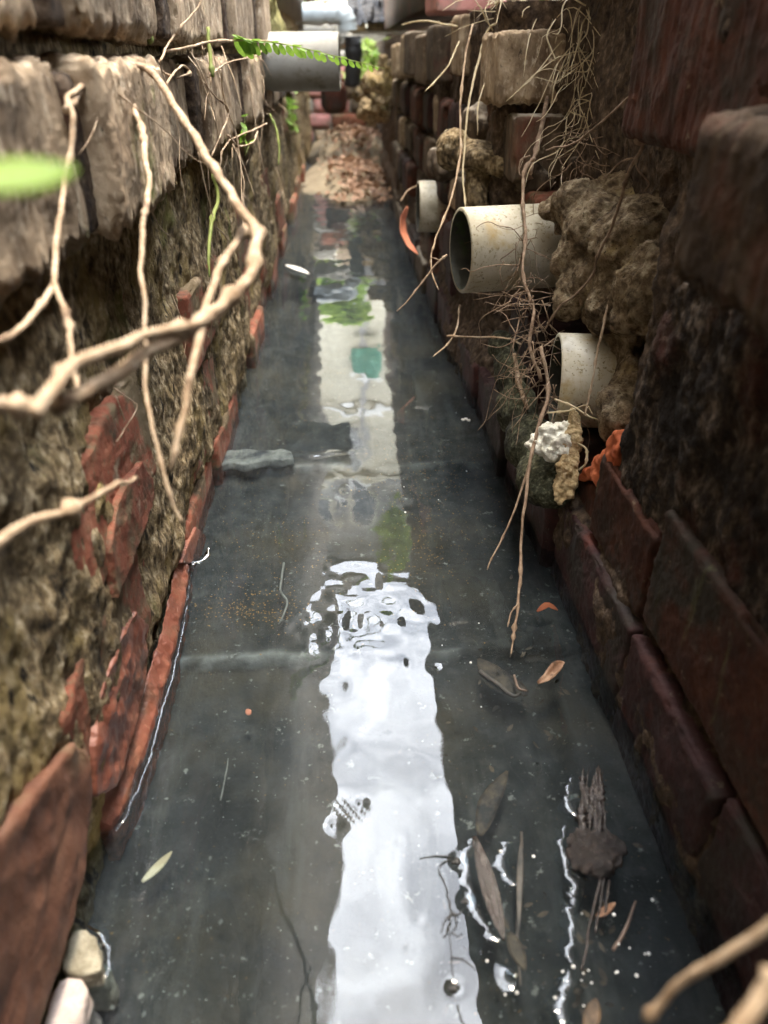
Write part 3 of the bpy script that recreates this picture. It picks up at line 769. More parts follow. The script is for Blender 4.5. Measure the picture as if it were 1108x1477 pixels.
#==PIPES==
# ------------------------------------------------------------------ pipes
def pipe(name, a, b, r, mat, label, group, wall=0.0045, seg=64):
    """hollow pipe, open at a"""
    a, b = np.array(a, float), np.array(b, float)
    ax = b - a; L = np.linalg.norm(ax); ax /= L
    s = np.cross(ax, [0, 0, 1]); s /= np.linalg.norm(s); t = np.cross(s, ax)
    ang = np.linspace(0, 2 * np.pi, seg, endpoint=False)
    ringdir = np.cos(ang)[:, None] * s + np.sin(ang)[:, None] * t
    prof_o = [(0.0, r - wall), (0.0, r - 0.0012), (0.0012, r), (L * .25, r), (L * .5, r), (L * .75, r), (L, r)]
    prof_i = [(0.0, r - wall), (0.004, r - wall), (L * .5, r - wall), (L, r - wall), (L, 0.001)]
    def lathe(prof, flip):
        V = np.concatenate([a + ax * d + ringdir * q for d, q in prof])
        i = np.arange(len(V)).reshape(len(prof), seg); j = np.roll(i, -1, 1)
        F = np.stack([i[:-1], j[:-1], j[1:], i[1:]], -1).reshape(-1, 4)
        return V, F[:, ::-1] if flip else F
    e = empty(name, a, label, 'pipe', group)
    bpy.context.view_layer.update()
    obj('pipe_wall', mesh('pipe_wall', *lathe(prof_o, True)), M[mat], e)
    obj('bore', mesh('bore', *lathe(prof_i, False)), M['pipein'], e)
    return e
GP = 'drain pipes through the walls'
p0 = atd(664, 362, 0.955)
pipe('drain_pipe', p0, p0 + np.array([0.19, 0.028, 0.002]), 0.0525, 'pipe', 'cream plastic pipe with open end, upper one nearest the fallen roots', GP)
p1 = atd(800, 548, 0.845)
pipe('drain_pipe', p1, p1 + np.array([0.14, -0.02, 0.0]), 0.0525, 'pipe', 'cream plastic pipe just below the dry mud, lower of the cream pair', GP)
p2 = ony(603, 298, 1.72)
pipe('drain_pipe', p2, p2 + np.array([0.12, 0.0, 0.0]), 0.052, 'pipe', 'short pale pipe end far along the right wall behind the orange shard', GP)
p3 = ony(490, 89, 1.98)
pipe('drain_pipe', p3, p3 + np.array([-0.3, 0.01, -0.002]), 0.0585, 'greypipe', 'thick grey pipe sticking out of the left wall under the fern', GP, 0.003)

def bent_pipe(name, pts, r, mat, label, sub=8):
    V, Q, T = tube_vf(pts, r, 24, sub)
    return tag(recentre(obj(name, tubes_mesh(name, [(V, Q, T)]), M[mat])), label, 'pipe', 'pipes at the far end')
bent_pipe('elbow_pipe', [ony(380, 20, 4.3), ony(470, 20, 4.3), ony(490, 21, 4.3), ony(499, 28, 4.3), ony(502, 45, 4.3)], 0.044, 'bluepipe', 'pale blue elbow pipe crossing at the far end')
bent_pipe('waste_pipe', [ony(400, 44, 4.5), ony(470, 46, 4.5), ony(488, 48, 4.5), ony(498, 62, 4.5)], 0.05, 'greypipe', 'grey waste pipe under the pale elbow at far end')
bent_pipe('down_pipe', [ony(509, 52, 4.3), ony(510, 80, 4.3), ony(508, 125, 4.3)], 0.042, 'black', 'black down pipe below the pale elbow')

#==FAR==
# ------------------------------------------------------------------ far end of the channel
me = remeshed(blobs_mesh([((0, 3.9, -0.05), (.22, .75, .09)), ((0.06, 4.6, 0.0), (.25, .5, .13)), ((0.05, 3.4, -0.045), (.15, .35, .06)), ((-0.12, 3.6, -0.05), (.1, .4, .06))]), 0.02, 0.03, 14, 4, 35)
obj('silt_mound', me, M['yard'], kind='structure')
def leaf_quads(n, place, size, seed, curl=0.35):
    g = np.random.default_rng(seed)
    V, F = [], []
    for k in range(n):
        p = place(g)
        s = g.uniform(*size)
        a = g.uniform(0, 2 * np.pi); tl = g.normal(0, 0.45); ro = g.normal(0, 0.4)
        m = Matrix.Translation(p) @ Matrix.Rotation(a, 4, 'Z') @ Matrix.Rotation(tl, 4, 'X') @ Matrix.Rotation(ro, 4, 'Y')
        prof = [(-1, 0.05), (-.5, .34), (0, .42), (.5, .3), (1, .03)]
        b = len(V)
        for t, wd in prof:
            for sx in (-1, 0, 1):
                V.append(m @ Vector((sx * wd * s, t * s, curl * s * (abs(sx) * .45 * wd + t * t * .4))))
        for r_ in range(4):
            for c_ in range(2):
                q = b + r_ * 3 + c_
                F.append((q, q + 1, q + 4, q + 3))
    return mesh('leaves', V, F)
def mz(x, y):
    z = -0.01
    for (c, r) in [((0, 3.9, -0.05), (.22, .75, .09)), ((0.06, 4.6, 0.0), (.25, .5, .13)), ((0.05, 3.4, -0.045), (.15, .35, .06)), ((-0.12, 3.6, -0.05), (.1, .4, .06))]:
        k = 1 - ((x - c[0]) / r[0]) ** 2 - ((y - c[1]) / r[1]) ** 2
        if k > 0: z = max(z, c[2] + r[2] * math.sqrt(k))
    return z
def place_litter(g):
    y = g.uniform(3.1, 4.9); x = g.normal(0.08, 0.07)
    x = max(-.2, min(.22, x))
    return (x, y, mz(x, y) + 0.012 + g.uniform(0, 0.02))
obj('leaf_litter', leaf_quads(1100, place_litter, (0.008, 0.026), 3), M['deadleaf'], kind='stuff')
# end wall and its topping
EW = empty('end_wall', (0, 5.3, -0.05), 'low red brick wall closing the far end of the drain', 'wall')
bpy.context.view_layer.update()
k = 0
for r_, z in enumerate(np.arange(0.02, 0.62, 0.085)):
    for x in np.arange(-0.75 + 0.11 * (r_ % 2), 0.8, 0.23):
        k += 1
        v, f = brick_vf((0.22, 0.1, 0.075), 0.02, 0.008, 0.004, 0, seed=500 + k)
        o = obj('brick', mesh('brick', v + [x, 5.3 + random.uniform(-.01, .01), z + .04], f), M[random.choice(['block', 'pink', 'blockdark', 'paleblock', 'red'])], EW)
v, f = brick_vf((1.6, 0.08, 0.72), 0.05, 0.01, 0.006, 0, seed=9)
obj('mortar', mesh('mortar', v + [0, 5.32, 0.28], f), M['paleblock'], EW)
# crumpled black sheet
gx, gy = np.meshgrid(np.linspace(0.05, 0.52, 70), np.linspace(0, 1, 60), indexing='ij')
PX = np.stack([gx.ravel(), 5.2 + 0.28 * gy.ravel(), 0.66 + 0.25 * gy.ravel() ** .8], 1)
PX[:, 1] -= 0.05 * np.abs(fbm(PX * [1, .3, .3], (14, 14, 14), 4, 71)) * 2
PX[:, 2] += 0.04 * fbm(PX, (12, 12, 12), 3, 72)
i = np.arange(gx.size).reshape(gx.shape)
me = mesh('sheet', PX, np.stack([i[:-1, :-1], i[1:, :-1], i[1:, 1:], i[:-1, 1:]], -1).reshape(-1, 4))
o = tag(recentre(obj('plastic_sheet', me, M['tarp'])), 'crumpled black plastic sheet on the far end wall', 'sheet')
sm = o.modifiers.new('thick', 'SOLIDIFY'); sm.thickness = 0.004
# rubble and plants by the end wall
for k, (x, y, z, r_) in enumerate([(0.12, 4.3, 0.32, .06), (0.15, 3.6, 0.30, .07), (0.19, 4.0, 0.40, .06), (0.17, 3.3, 0.40, .05)]):
    me = remeshed(blobs_mesh([((x, y, z), (r_, r_ * 1.1, r_ * .5)), ((x + .02, y - .05, z + .05), (r_ * .6, r_ * .5, r_ * .7))]), 0.007, 0.05, 22, 4, 80 + k)
    obj('rubble', me, M['mortar'], RW)
v, f = joinv([brick_vf((0.14, 0.14, 0.16), 0.012, 0.05, 0.004, 0, seed=55)])
tag(recentre(obj('red_bucket', mesh('red_bucket', v + ony(482, 140, 4.6), f), M['dampred'])), 'dull red rounded pot lying on the far mound', 'pot')

def bush(name, cells, n, size, label, mat, seed, group=None):
    g = np.random.default_rng(seed)
    def place(g):
        c, r = cells[g.integers(len(cells))]
        d = g.normal(size=3); d /= np.linalg.norm(d)
        q = r * (0.45 + 0.6 * g.random())
        return tuple(np.array(c) + d * np.array([q, q * .9, q]))
    root = empty(name, (cells[0][0][0], cells[0][0][1], min(c[2] - r for c, r in cells)), label, 'plant', group)
    bpy.context.view_layer.update()
    obj('leaves', leaf_quads(n, place, size, seed), M[mat], root)
    base = np.array(root.location)
    st = [tube_vf([base, (base + np.array(c)) / 2 + g.normal(0, .03, 3), c], [.012, .007, .004], 6, 4) for c, r in cells]
    obj('stems', tubes_mesh('stems', st), M['rootdark'], root)
bush('shrub', [((-0.22, 5.8, 0.93), .17), ((0.02, 5.85, 0.98), .17), ((-0.08, 5.9, 1.15), .17), ((-0.3, 5.9, 1.15), .16), ((.15, 5.9, .95), .14), ((.05, 5.9, 1.25), .12)], 3200, (0.03, 0.065), 'bright green leafy shrub beyond the end wall', 'foliage', 4)
bush('fern_clump', [((0.13, 4.7, .40), .07), ((0.2, 4.6, .47), .06), ((.16, 4.9, .5), .07)], 150, (0.015, 0.035), 'pale green weeds hanging over rubble at the right of the far end', 'foliage', 6)
bush('shrub', [((0.42, 6.9, 3.9), .2), ((0.5, 6.9, 4.25), .22), ((0.4, 6.9, 4.5), .12)], 500, (0.04, 0.09), 'dark potted shrub on the upper ledge of the far house', 'foliage', 5)

# far house, mostly seen mirrored in the water
H = empty('house', (0, 7.6, 0.62), 'cream two storey house beyond the far end, mirrored in the water', 'house')
bpy.context.view_layer.update()
def hbox(name, c, s, mat, parent=H, r=0.01):
    v, f = brick_vf(s, max(0.05, max(s) / 20), r, 0.0, 0, seed=1)
    return obj(name, mesh(name, v + np.array(c), f, False), M[mat], parent)
hbox('wall', (0, 7.6, 2.02), (4.4, 1.0, 2.8), 'cream')
hbox('wall', (0, 7.72, 4.0), (4.4, 1.0, 1.14), 'greyplaster')
hbox('ledge', (0, 7.12, 3.44), (4.5, 0.26, 0.07), 'cream')
hbox('roof', (-0.2, 7.6, 4.62), (4.0, 1.4, 0.1), 'roof')
hbox('string_course', (0, 7.085, 2.62), (4.4, 0.04, 0.08), 'white')
hbox('pilaster', (0.17, 7.08, 1.9), (0.06, 0.05, 2.5), 'greyplaster')
for (x, z, w_, h_) in [(0.02, 3.08, 0.26, 0.44), (-0.9, 3.05, 0.5, 0.5), (1.0, 3.05, 0.5, 0.5), (-1.0, 1.7, 0.6, 0.7), (1.1, 1.7, 0.6, 0.7)]:
    fr = hbox('window', (x, 7.09, z), (w_, 0.03, h_), 'frame')
    hbox('pane', (x, 7.075, z), (w_ - .07, 0.008, h_ - .07), 'pane', fr, 0.001)
    parts = [brick_vf((0.012, 0.012, h_ - .07), 0.05, 0.003, 0, 0) for _ in range(5)]
    parts = [(p[0] + [x - w_ / 2 + .035 + (w_ - .07) * (k + .5) / 5, 7.062, z], p[1]) for k, p in enumerate(parts)]
    obj('grille', mesh('grille', *joinv(parts)), M['white'], fr)
for (x, z) in [(-0.22, 3.92), (0.1, 3.86)]:
    w1 = hbox('window', (x, 7.21, z), (0.24, 0.04, 0.36), 'frame')
    hbox('pane', (x, 7.187, z), (0.17, 0.008, 0.29), 'pane', w1, 0.001)
A = empty('air_conditioner', (0.06, 7.12, 3.48), 'white air conditioner unit on the ledge of the far house', 'machine')
bpy.context.view_layer.update()
hbox('casing', (0.06, 7.1, 3.6), (0.22, 0.12, 0.2), 'white', A)
ang = np.linspace(0, 2 * np.pi, 24, endpoint=False)
obj('fan', mesh('fan', [(0.06 + .075 * math.cos(a), 7.036, 3.6 + .075 * math.sin(a)) for a in ang], [tuple(range(24))]), M['pane'], A)
T_ = empty('awning', (0.2, 6.95, 1.9), 'sea green sheet hanging on the front of the far house', 'awning')
bpy.context.view_layer.update()
gx, gz = np.meshgrid(np.linspace(0.05, 0.33, 40), np.linspace(1.92, 2.24, 30), indexing='ij')
Pq = np.stack([gx.ravel(), 6.98 + 0.03 * np.sin(gx.ravel() * 40), gz.ravel()], 1)
i = np.arange(gx.size).reshape(gx.shape)
o = obj('sheet', mesh('sheet', Pq, np.stack([i[:-1, :-1], i[1:, :-1], i[1:, 1:], i[:-1, 1:]], -1).reshape(-1, 4)), M['teal'], T_)
o.modifiers.new('t', 'SOLIDIFY').thickness = 0.006
hbox('rail', (0.19, 7.0, 2.26), (0.32, 0.03, 0.03), 'white', T_)

#==PLANTS==
# ------------------------------------------------------------------ vines, roots, grass
def px(path): return [atd(*p) for p in path]
def vine(name, tubes, mat, label, cat='root', group=None):
    """tubes: list of (pixel path with distance, radii)"""
    ts = []
    for k, t in enumerate(tubes):
        ts.append(tube_vf(px(t[0]), t[1], 9, 7, t[2] if len(t) > 2 else 0.001, seed=hash(name) % 97 + k, knots=t[3] if len(t) > 3 else 2))
    return tag(recentre(obj(name, tubes_mesh(name, ts), M[mat])), label, cat, group)
GV = 'dry vines hanging on the left wall'
vine('dry_vine', [([(95, 160, .445), (120, 128, .475), (150, 108, .515), (182, 97, .555), (212, 100, .575), (245, 140, .54), (282, 200, .50), (318, 260, .46), (352, 308, .42), (371, 355, .39), (350, 412, .36), (290, 465, .33), (200, 520, .30), (110, 572, .28), (40, 585, .265), (-40, 583, .25)], [.0023, .0027, .0029, .0028, .0030], .0022, 5)],
     'root', 'thick blurred tan vine looping out from the left wall', 'vine', GV)
vine('dry_vine', [([(362, 320, .44), (335, 360, .42), (312, 400, .40), (292, 470, .37), (272, 560, .35), (255, 650, .34), (250, 680, .34)], [.0024, .0021, .0018, .0008], .002, 4)],
     'root', 'tan vine falling straight down inside the big loop', 'vine', GV)
vine('dry_vine', [([(212, 94, .60), (190, 103, .59), (181, 120, .565), (191, 150, .56), (208, 200, .53), (214, 250, .50), (213, 292, .47), (204, 330, .45), (205, 400, .43), (210, 470, .42), (211, 560, .41), (225, 640, .40), (246, 720, .40), (262, 752, .40)], [.0022, .0021, .0017, .0013, .0007], .002, 6)],
     'root', 'long tan vine hanging from the top joint down past the loop', 'vine', GV)
vine('dry_vine', [([(182, 110, .565), (150, 122, .515), (112, 130, .462), (98, 142, .45), (104, 175, .445), (96, 250, .44), (86, 330, .42), (80, 400, .40), (96, 460, .38), (104, 520, .37), (110, 560, .36)], [.0016, .0018, .0016, .0014], .002, 5),
                   ([(80, 408, .40), (60, 440, .38), (28, 475, .36), (-20, 500, .34)], [.0018, .0016, .0014])],
     'root', 'forked tan vine nearest the camera on the left', 'vine', GV)
vine('dry_vine', [([(352, 410, .36), (325, 448, .345), (270, 472, .32), (180, 495, .29), (110, 530, .275), (70, 570, .26), (50, 600, .255)], [.0014, .0024, .0027], .002, 4)],
     'root', 'blurred tan vine crossing under the big loop', 'vine', GV)
vine('dry_vine', [([(-20, 790, .30), (40, 760, .31), (110, 728, .33), (170, 700, .37), (200, 690, .42)], [.0028, .0022, .0015, .0006], .002, 4)],
     'root', 'blurred pale stem low on the left wall by the red bricks', 'vine', GV)
vine('dry_vine', [([(235, 75, .74), (270, 68, .76), (310, 60, .80), (360, 58, .86), (400, 60, .90)], [.0014, .0013, .0011, .0009]),
                   ([(230, 90, .7), (245, 60, .74), (262, 38, .76), (285, 10, .78), (293, -10, .78)], [.0012, .0010, .0008]),
                   ([(215, 92, .66), (245, 108, .72), (262, 95, .76), (275, 105, .78), (255, 112, .75)], [.0013, .0012, .001]),
                   ([(247, 110, .72), (225, 150, .66), (208, 185, .60), (200, 230, .58), (190, 270, .56), (195, 292, .56)], [.0013, .0011, .0009])],
     'root', 'thin tan creeper stem along the top joint carrying the fern', 'vine', GV)
vine('dry_vine', [([(290, 115, .86), (312, 140, .90), (330, 160, .94), (318, 195, .92), (305, 225, .90)], [.0011, .0010, .0008]),
                   ([(318, 100, .90), (325, 150, .94), (340, 190, .97), (347, 240, .98), (350, 300, .98), (352, 340, .97)], [.0010, .0009, .0007]),
                   ([(385, 178, 1.15), (360, 190, 1.05), (335, 200, 1.0), (322, 215, .96), (318, 240, .95)], [.0012, .0011, .001]),
                   ([(328, 195, .98), (345, 210, 1.0), (365, 205, 1.03), (372, 190, 1.06)], [.0011, .001, .0009]),
                   ([(300, 110, .88), (330, 90, .95), (372, 78, 1.15), (385, 60, 1.25)], [.0011, .001, .0009])],
     'root', 'tangled thin rootlets by the block joint left of the far grey pipe', 'vine', GV)
for path, rad, lab in [([(308, 250, .92), (314, 290, .93), (305, 320, .90), (301, 370, .88), (303, 400, .88)], [.0022, .0026, .0022, .001], 'yellow green mossy strand below the second block course'),
                        ([(390, 165, 1.2), (400, 190, 1.2), (403, 215, 1.2), (402, 238, 1.2)], [.0018, .002, .0016, .0008], 'short green strand hanging below the far grey pipe'),
                        ([(217, -5, .72), (219, 30, .72), (216, 62, .71)], [.003, .003, .002], 'green mossy strand in the upright joint at the top left'),
                        ([(300, 40, .88), (303, 80, .88), (307, 110, .88)], [.002, .0025, .002], 'green strand in the upright joint beside the fern stem')]:
    vine('moss_strand', [(path, rad)], 'greenstem', lab, 'moss', 'green strands in the joints of the left wall')
# assorted fine rootlets on the left wall
g = np.random.default_rng(12)
ts = []
for k in range(60):
    y = g.uniform(0.55, 2.3); z = g.choice([0.50, 0.50, 0.385, 0.385, 0.27])
    p = np.array([-0.166 - 0.02 * (z < .35), y, z + g.uniform(-.01, .02)])
    pts = [p]
    d = np.array([g.uniform(0, .012), g.normal(0, .012), -g.uniform(.01, .03)])
    for q in range(g.integers(3, 6)):
        d = d + np.array([g.normal(0, .003) - .001, g.normal(0, .01), g.normal(0, .006)])
        pts.append(pts[-1] + d)
    ts.append(tube_vf(pts, [g.uniform(.0006, .0011), .0003], 5, 5, .001, k))
obj('rootlets', tubes_mesh('rootlets', ts), M['root'], kind='stuff')

# fern
FR = empty('fern_frond', atd(345, 55, .84), 'bright green fern frond reaching out over the far grey pipe', 'fern')
bpy.context.view_layer.update()
mid = [(338, 50, .84), (362, 58, .86), (400, 62, .90), (440, 70, .93), (480, 80, .96), (520, 90, .98), (556, 99, 1.0)]
V, Q, T = tube_vf(px(mid), [.0009, .0008, .0004], 6, 8)
obj('midrib', tubes_mesh('midrib', [(V, Q, T)]), M['greenstem'], FR)
C = V[:-2].reshape(-1, 6, 3).mean(1)
LV, LF = [], []
n = 23
for k in range(n):
    t = 0.03 + 0.95 * k / n
    q = C[int(t * (len(C) - 1))]
    tg = C[min(len(C) - 1, int(t * (len(C) - 1)) + 1)] - q
    tg = tg / (np.linalg.norm(tg) + 1e-9)
    ln = 0.0215 * (1 - 0.70 * t) * random.uniform(.85, 1.1)
    for s in (-1, 1):
        side = np.array([0.10, -0.75 * s, 0.55 * s - 0.45]); side /= np.linalg.norm(side)
        side = side + tg * 0.35 + RNG.normal(0, .12, 3)
        up = np.cross(tg, side)
        b = len(LV)
        for f_, wd in [(0.02, .10), (.25, .36), (.6, .46), (.88, .34), (1.0, .08)]:
            c = q + side * ln * f_ + up * ln * .15 * f_
            LV.append(c - tg * ln * wd); LV.append(c + tg * ln * wd * .8)
        for r_ in range(4):
            a = b + 2 * r_
            LF.append((a, a + 1, a + 3, a + 2))
obj('leaflets', mesh('leaflets', LV, LF), M['fern'], FR)

# small plants low on left wall near the grey pipe, and moss at the far left top
def small_leaves(name, centre, spread, n, size, seed, mat, label, cat='plant', group=None):
    tips = []
    def place(g):
        p = np.array(centre) + g.normal(size=3) * np.array(spread)
        tips.append(p)
        return tuple(p)
    me = leaf_quads(n, place, size, seed)
    root = empty(name, (centre[0], centre[1], centre[2] - spread[2] * 2), label, cat, group)
    bpy.context.view_layer.update()
    obj('leaves', me, M[mat], root)
    b = np.array(root.location)
    obj('stems', tubes_mesh('stems', [tube_vf([b, (b + t) / 2 + [0, 0, .2 * spread[2]], t], [size[0] * .08] * 2, 5, 4) for t in tips]), M['greenstem'], root)
small_leaves('creeping_fern', onx(415, 165, -0.185) + [.01, 0, 0], (.012, .12, .03), 34, (.012, .028), 21, 'fern', 'small green fern on the left wall below the grey pipe')
small_leaves('weed', ony(545, 95, 4.9), (.10, .2, .05), 90, (.02, .05), 22, 'foliage', 'small green weed on the right of the end wall')
small_leaves('weed', onx(345, 185, -0.165) + [.006, 0, 0], (.004, .03, .02), 10, (.005, .011), 23, 'fern', 'tiny green sprout in the joint between two left blocks')
me = remeshed(blobs_mesh([((-.19, 2.45, .56), (.03, .2, .07)), ((-.2, 2.8, .52), (.04, .3, .06)), ((-.19, 2.25, .62), (.03, .15, .04))]), 0.008, 0.02, 25, 4, 91)
tag(recentre(obj('moss_cushion', me, wmat('moss_cushion', [(0.3, (0.08, 0.075, 0.02)), (0.7, (0.36, 0.31, 0.12))], 60, rough=.95, bump=[(120, 1, .004)]))), 'yellow green moss cushion on top of the left wall above the grey pipe', 'moss')

# blurred green leaf near the lens at the left
def one_leaf(name, pts, width, mat, label, cat='leaf', up=(0, 0, 1), thick=0.0006, fold=0.2, group=None):
    pts = np.array(pts); n = len(pts)
    V, F = [], []
    for k in range(n):
        t = k / (n - 1)
        tg = pts[min(n - 1, k + 1)] - pts[max(0, k - 1)]; tg /= np.linalg.norm(tg)
        sd_ = np.cross(tg, up); sd_ /= np.linalg.norm(sd_)
        wd = width * max(0.06, math.sin(math.pi * min(1, t * .92 + .06)) ** .8)
        u_ = np.cross(sd_, tg)
        for s in (-1, -.5, 0, .5, 1):
            V.append(pts[k] + sd_ * wd * s + u_ * fold * wd * abs(s))
    for k in range(n - 1):
        for c in range(4):
            a = k * 5 + c
            F.append((a, a + 1, a + 6, a + 5))
    o = tag(recentre(obj(name, mesh(name, V, F), M[mat])), label, cat, group)
    o.modifiers.new('t', 'SOLIDIFY').thickness = thick
    return o
def curve(pts, n=14):
    pts = np.array(pts)
    t = np.linspace(0, len(pts) - 1, n)
    return np.stack([np.interp(t, range(len(pts)), pts[:, k]) for k in range(3)], 1)
one_leaf('green_leaf', curve(px([(-60, 272, .135), (0, 260, .14), (60, 252, .145), (108, 242, .15)])), .0042, 'leaf', 'bright green leaf out of focus at the left edge', up=(0.2, -.6, .8))
# right wall top leaves
one_leaf('yellow_leaf', curve(px([(808, 10, .98), (825, 16, .98), (842, 12, .97)])), .011, 'yellowleaf', 'yellow leaf lying in the dry grass, upper of two', up=(0, -.7, .7), group='yellow leaves in the dry grass')
one_leaf('yellow_leaf', curve(px([(792, 26, 1.0), (806, 22, 1.0), (822, 20, .99)])), .008, 'yellowleaf', 'small yellow green leaf resting on the header brick', up=(0, -.7, .7), group='yellow leaves in the dry grass')
one_leaf('green_leaf', curve(px([(776, 8, 1.05), (785, 5, 1.05), (797, 1, 1.05)])), .009, 'fern', 'dark green leaf behind the dry grass', up=(0, -.7, .7))

# dry grass on the header bricks
g = np.random.default_rng(5)
ts = []
def blade(p, tip, sag, r_):
    p, tip = np.array(p), np.array(tip)
    m1 = p * .65 + tip * .35 + np.array([0, 0, sag]); m2 = p * .25 + tip * .75 + np.array([0, 0, sag * .8])
    ts.append(tube_vf([p, m1 + g.normal(0, .006, 3), m2 + g.normal(0, .006, 3), tip], [r_, r_, r_ * .4], 4, 4, .0015, int(g.integers(1000))))
for k in range(60):
    u0, v0 = g.uniform(800, 893), g.uniform(-30, 50)
    blade(atd(u0, v0, g.uniform(.92, 1.08)), atd(u0 + g.normal(-5, 45), v0 + g.uniform(5, 130), g.uniform(.88, 1.0)), g.uniform(-.005, .02), g.uniform(.0004, .0011))
for k in range(45):
    u0, v0 = g.uniform(700, 860), g.uniform(-10, 45)
    blade(atd(u0, v0, g.uniform(1.0, 1.15)), atd(u0 + g.normal(-20, 50), v0 + g.normal(8, 14), g.uniform(.98, 1.12)), g.uniform(0, .02), g.uniform(.0004, .0010))
for k in range(45):
    u0, v0 = g.uniform(815, 885), g.uniform(60, 170)
    blade(atd(u0, v0, g.uniform(.92, 1.0)), atd(u0 + g.normal(-22, 40), v0 + g.uniform(20, 130), g.uniform(.86, .96)), g.uniform(-.004, .008), g.uniform(.0004, .0008))
obj('dry_grass', tubes_mesh('dry_grass', ts), M['straw'], kind='stuff')

GR = 'dry stems and roots hanging on the right wall'
vine('dry_creeper', [([(800, 26, 1.02), (745, 32, 1.05), (706, 40, 1.08), (690, 90, 1.07), (678, 140, 1.06), (671, 200, 1.05), (668, 255, 1.04), (672, 302, 1.02)], [.0016, .0017, .0014, .0011])], 'straw', 'straw coloured stem hanging straight down to the upper cream pipe', 'stem', GR)
vine('dry_creeper', [([(682, 35, 1.1), (672, 80, 1.08), (664, 150, 1.06), (664, 220, 1.04), (650, 290, 1.0), (628, 345, .98), (622, 385, .97), (633, 418, .96)], [.0014, .0014, .0011, .0008], .001, 5)], 'root', 'jointed stem curving past the open mouth of the upper pipe', 'stem', GR)
vine('dry_creeper', [([(645, 367, .95), (632, 378, .95), (610, 405, .95), (592, 430, .95), (573, 449, .95)], [.0015, .0013, .0008]), ([(634, 376, .95), (622, 372, .95), (618, 384, .96)], [.0008, .0006])], 'rootdark', 'short twig poking left below the mouth of the upper pipe', 'stem', GR)
vine('dry_creeper', [([(663, 440, .99), (658, 475, .97), (645, 497, .96), (625, 514, .95)], [.0012, .0012, .0007])], 'root', 'short curved stem under the upper pipe over the water', 'stem', GR)
vine('dry_creeper', [([(644, 485, .96), (700, 486, .95), (732, 488, .93), (752, 497, .9)], [.0011, .0010, .001])], 'root', 'pale horizontal rootlet pointing left under the upper pipe', 'stem', GR)
vine('dry_creeper', [([(580, 35, 1.5), (610, 30, 1.4), (650, 36, 1.3), (700, 42, 1.2), (740, 36, 1.1)], [.0012, .0016, .0016])], 'straw', 'pale stem lying along the top of the right wall', 'stem', GR)
vine('dry_creeper', [([(662, 60, 1.15), (652, 85, 1.14), (636, 108, 1.13), (613, 132, 1.12)], [.0012, .0013, .0008])], 'straw', 'short straw twig hanging before the far right bricks', 'stem', GR)
vine('dry_creeper', [([(712, 85, 1.08), (700, 118, 1.06), (690, 150, 1.05), (689, 195, 1.05)], [.0010, .0009, .0006])], 'straw', 'thin bent straw beside the header brick', 'stem', GR)
vine('hanging_root', [([(780, 500, .83), (792, 560, .82), (782, 600, .80), (768, 650, .79), (758, 710, .78), (752, 780, .77), (750, 850, .75), (742, 905, .735), (735, 948, .725)], [.0020, .0022, .0021, .0015, .0013, .0007], .0015, 8),
                       ([(768, 655, .79), (748, 720, .785), (728, 770, .775), (712, 800, .765), (703, 822, .76)], [.0013, .001, .0006]),
                       ([(748, 870, .745), (738, 885, .735), (733, 905, .73)], [.0009, .0006])], 'rootdark', 'long brown root hanging down to the water from below the lower pipe', 'root', GR)
vine('hanging_root', [([(970, 88, .62), (930, 118, .65), (880, 165, .68), (830, 205, .72), (788, 216, .76)], [.0011, .0011, .0008])], 'rootdark', 'thin root slanting across the reddish brown brick', 'root', GR)
vine('hanging_root', [([(972, 95, .58), (955, 125, .60), (930, 180, .63), (925, 215, .65), (905, 255, .68), (895, 290, .70), (880, 330, .72), (862, 370, .74), (850, 405, .76), (810, 440, .79), (785, 480, .81)], [.0013, .0017, .0015, .0012, .0010], .002, 8),
                       ([(968, 98, .58), (948, 135, .605), (926, 175, .63)], [.0008, .0008]), ([(925, 215, .65), (918, 240, .66), (936, 262, .66), (930, 275, .66)], [.0009, .0006]),
                       ([(920, 225, .66), (895, 235, .68), (870, 258, .7)], [.0008, .0006]), ([(948, 140, .6), (965, 150, .59), (958, 165, .6)], [.0008, .0005])], 'rootdark', 'knotty fibrous root running down from the dark reddish block over the mud', 'root', GR)
vine('hanging_root', [([(772, 228, .93), (758, 245, .93), (755, 290, .92), (758, 340, .90), (755, 400, .88), (770, 450, .86), (765, 500, .85), (782, 550, .84)], [.0022, .0020, .0018, .0022], .002, 8),
                       ([(765, 225, .93), (751, 232, .93), (750, 250, .93), (760, 258, .93)], [.0014, .0012, .0008]), ([(790, 140, 1.0), (778, 200, .97), (765, 250, .94)], [.003, .003, .0022])], 'rootdark', 'brown root hanging down in front of the right end of the upper pipe', 'root', GR)
vine('hanging_root', [([(915, 345, .74), (900, 385, .75), (880, 430, .76), (868, 480, .76), (858, 530, .765), (850, 570, .77), (843, 600, .77)], [.0008, .0011, .0014, .0009, .0010], .001, 4)], 'root', 'thin grey thread of root crossing the face of the lower pipe', 'root', GR)
vine('hanging_root', [([(800, 575, .80), (825, 585, .79), (850, 600, .78), (880, 610, .77)], [.0010, .0011, .0007]), ([(790, 595, .8), (820, 592, .79), (845, 585, .785), (855, 598, .78)], [.0009, .0009, .0006]),
                       ([(835, 640, .785), (846, 650, .78), (845, 668, .78), (835, 678, .785)], [.0010, .0013, .0009])], 'straw', 'pale curled rootlets over the white lichen', 'root', GR)
vine('hanging_root', [([(812, 310, .86), (818, 350, .85), (832, 400, .84), (838, 440, .83)], [.0022, .0024, .0018])], 'root', 'pale smooth root between the upper pipe and the mud', 'root', GR)
vine('hanging_root', [([(742, 510, .93), (748, 550, .92), (762, 590, .9)], [.0022, .003, .003, .002])], 'root', 'short thick root over the dark mossy lump', 'root', GR)
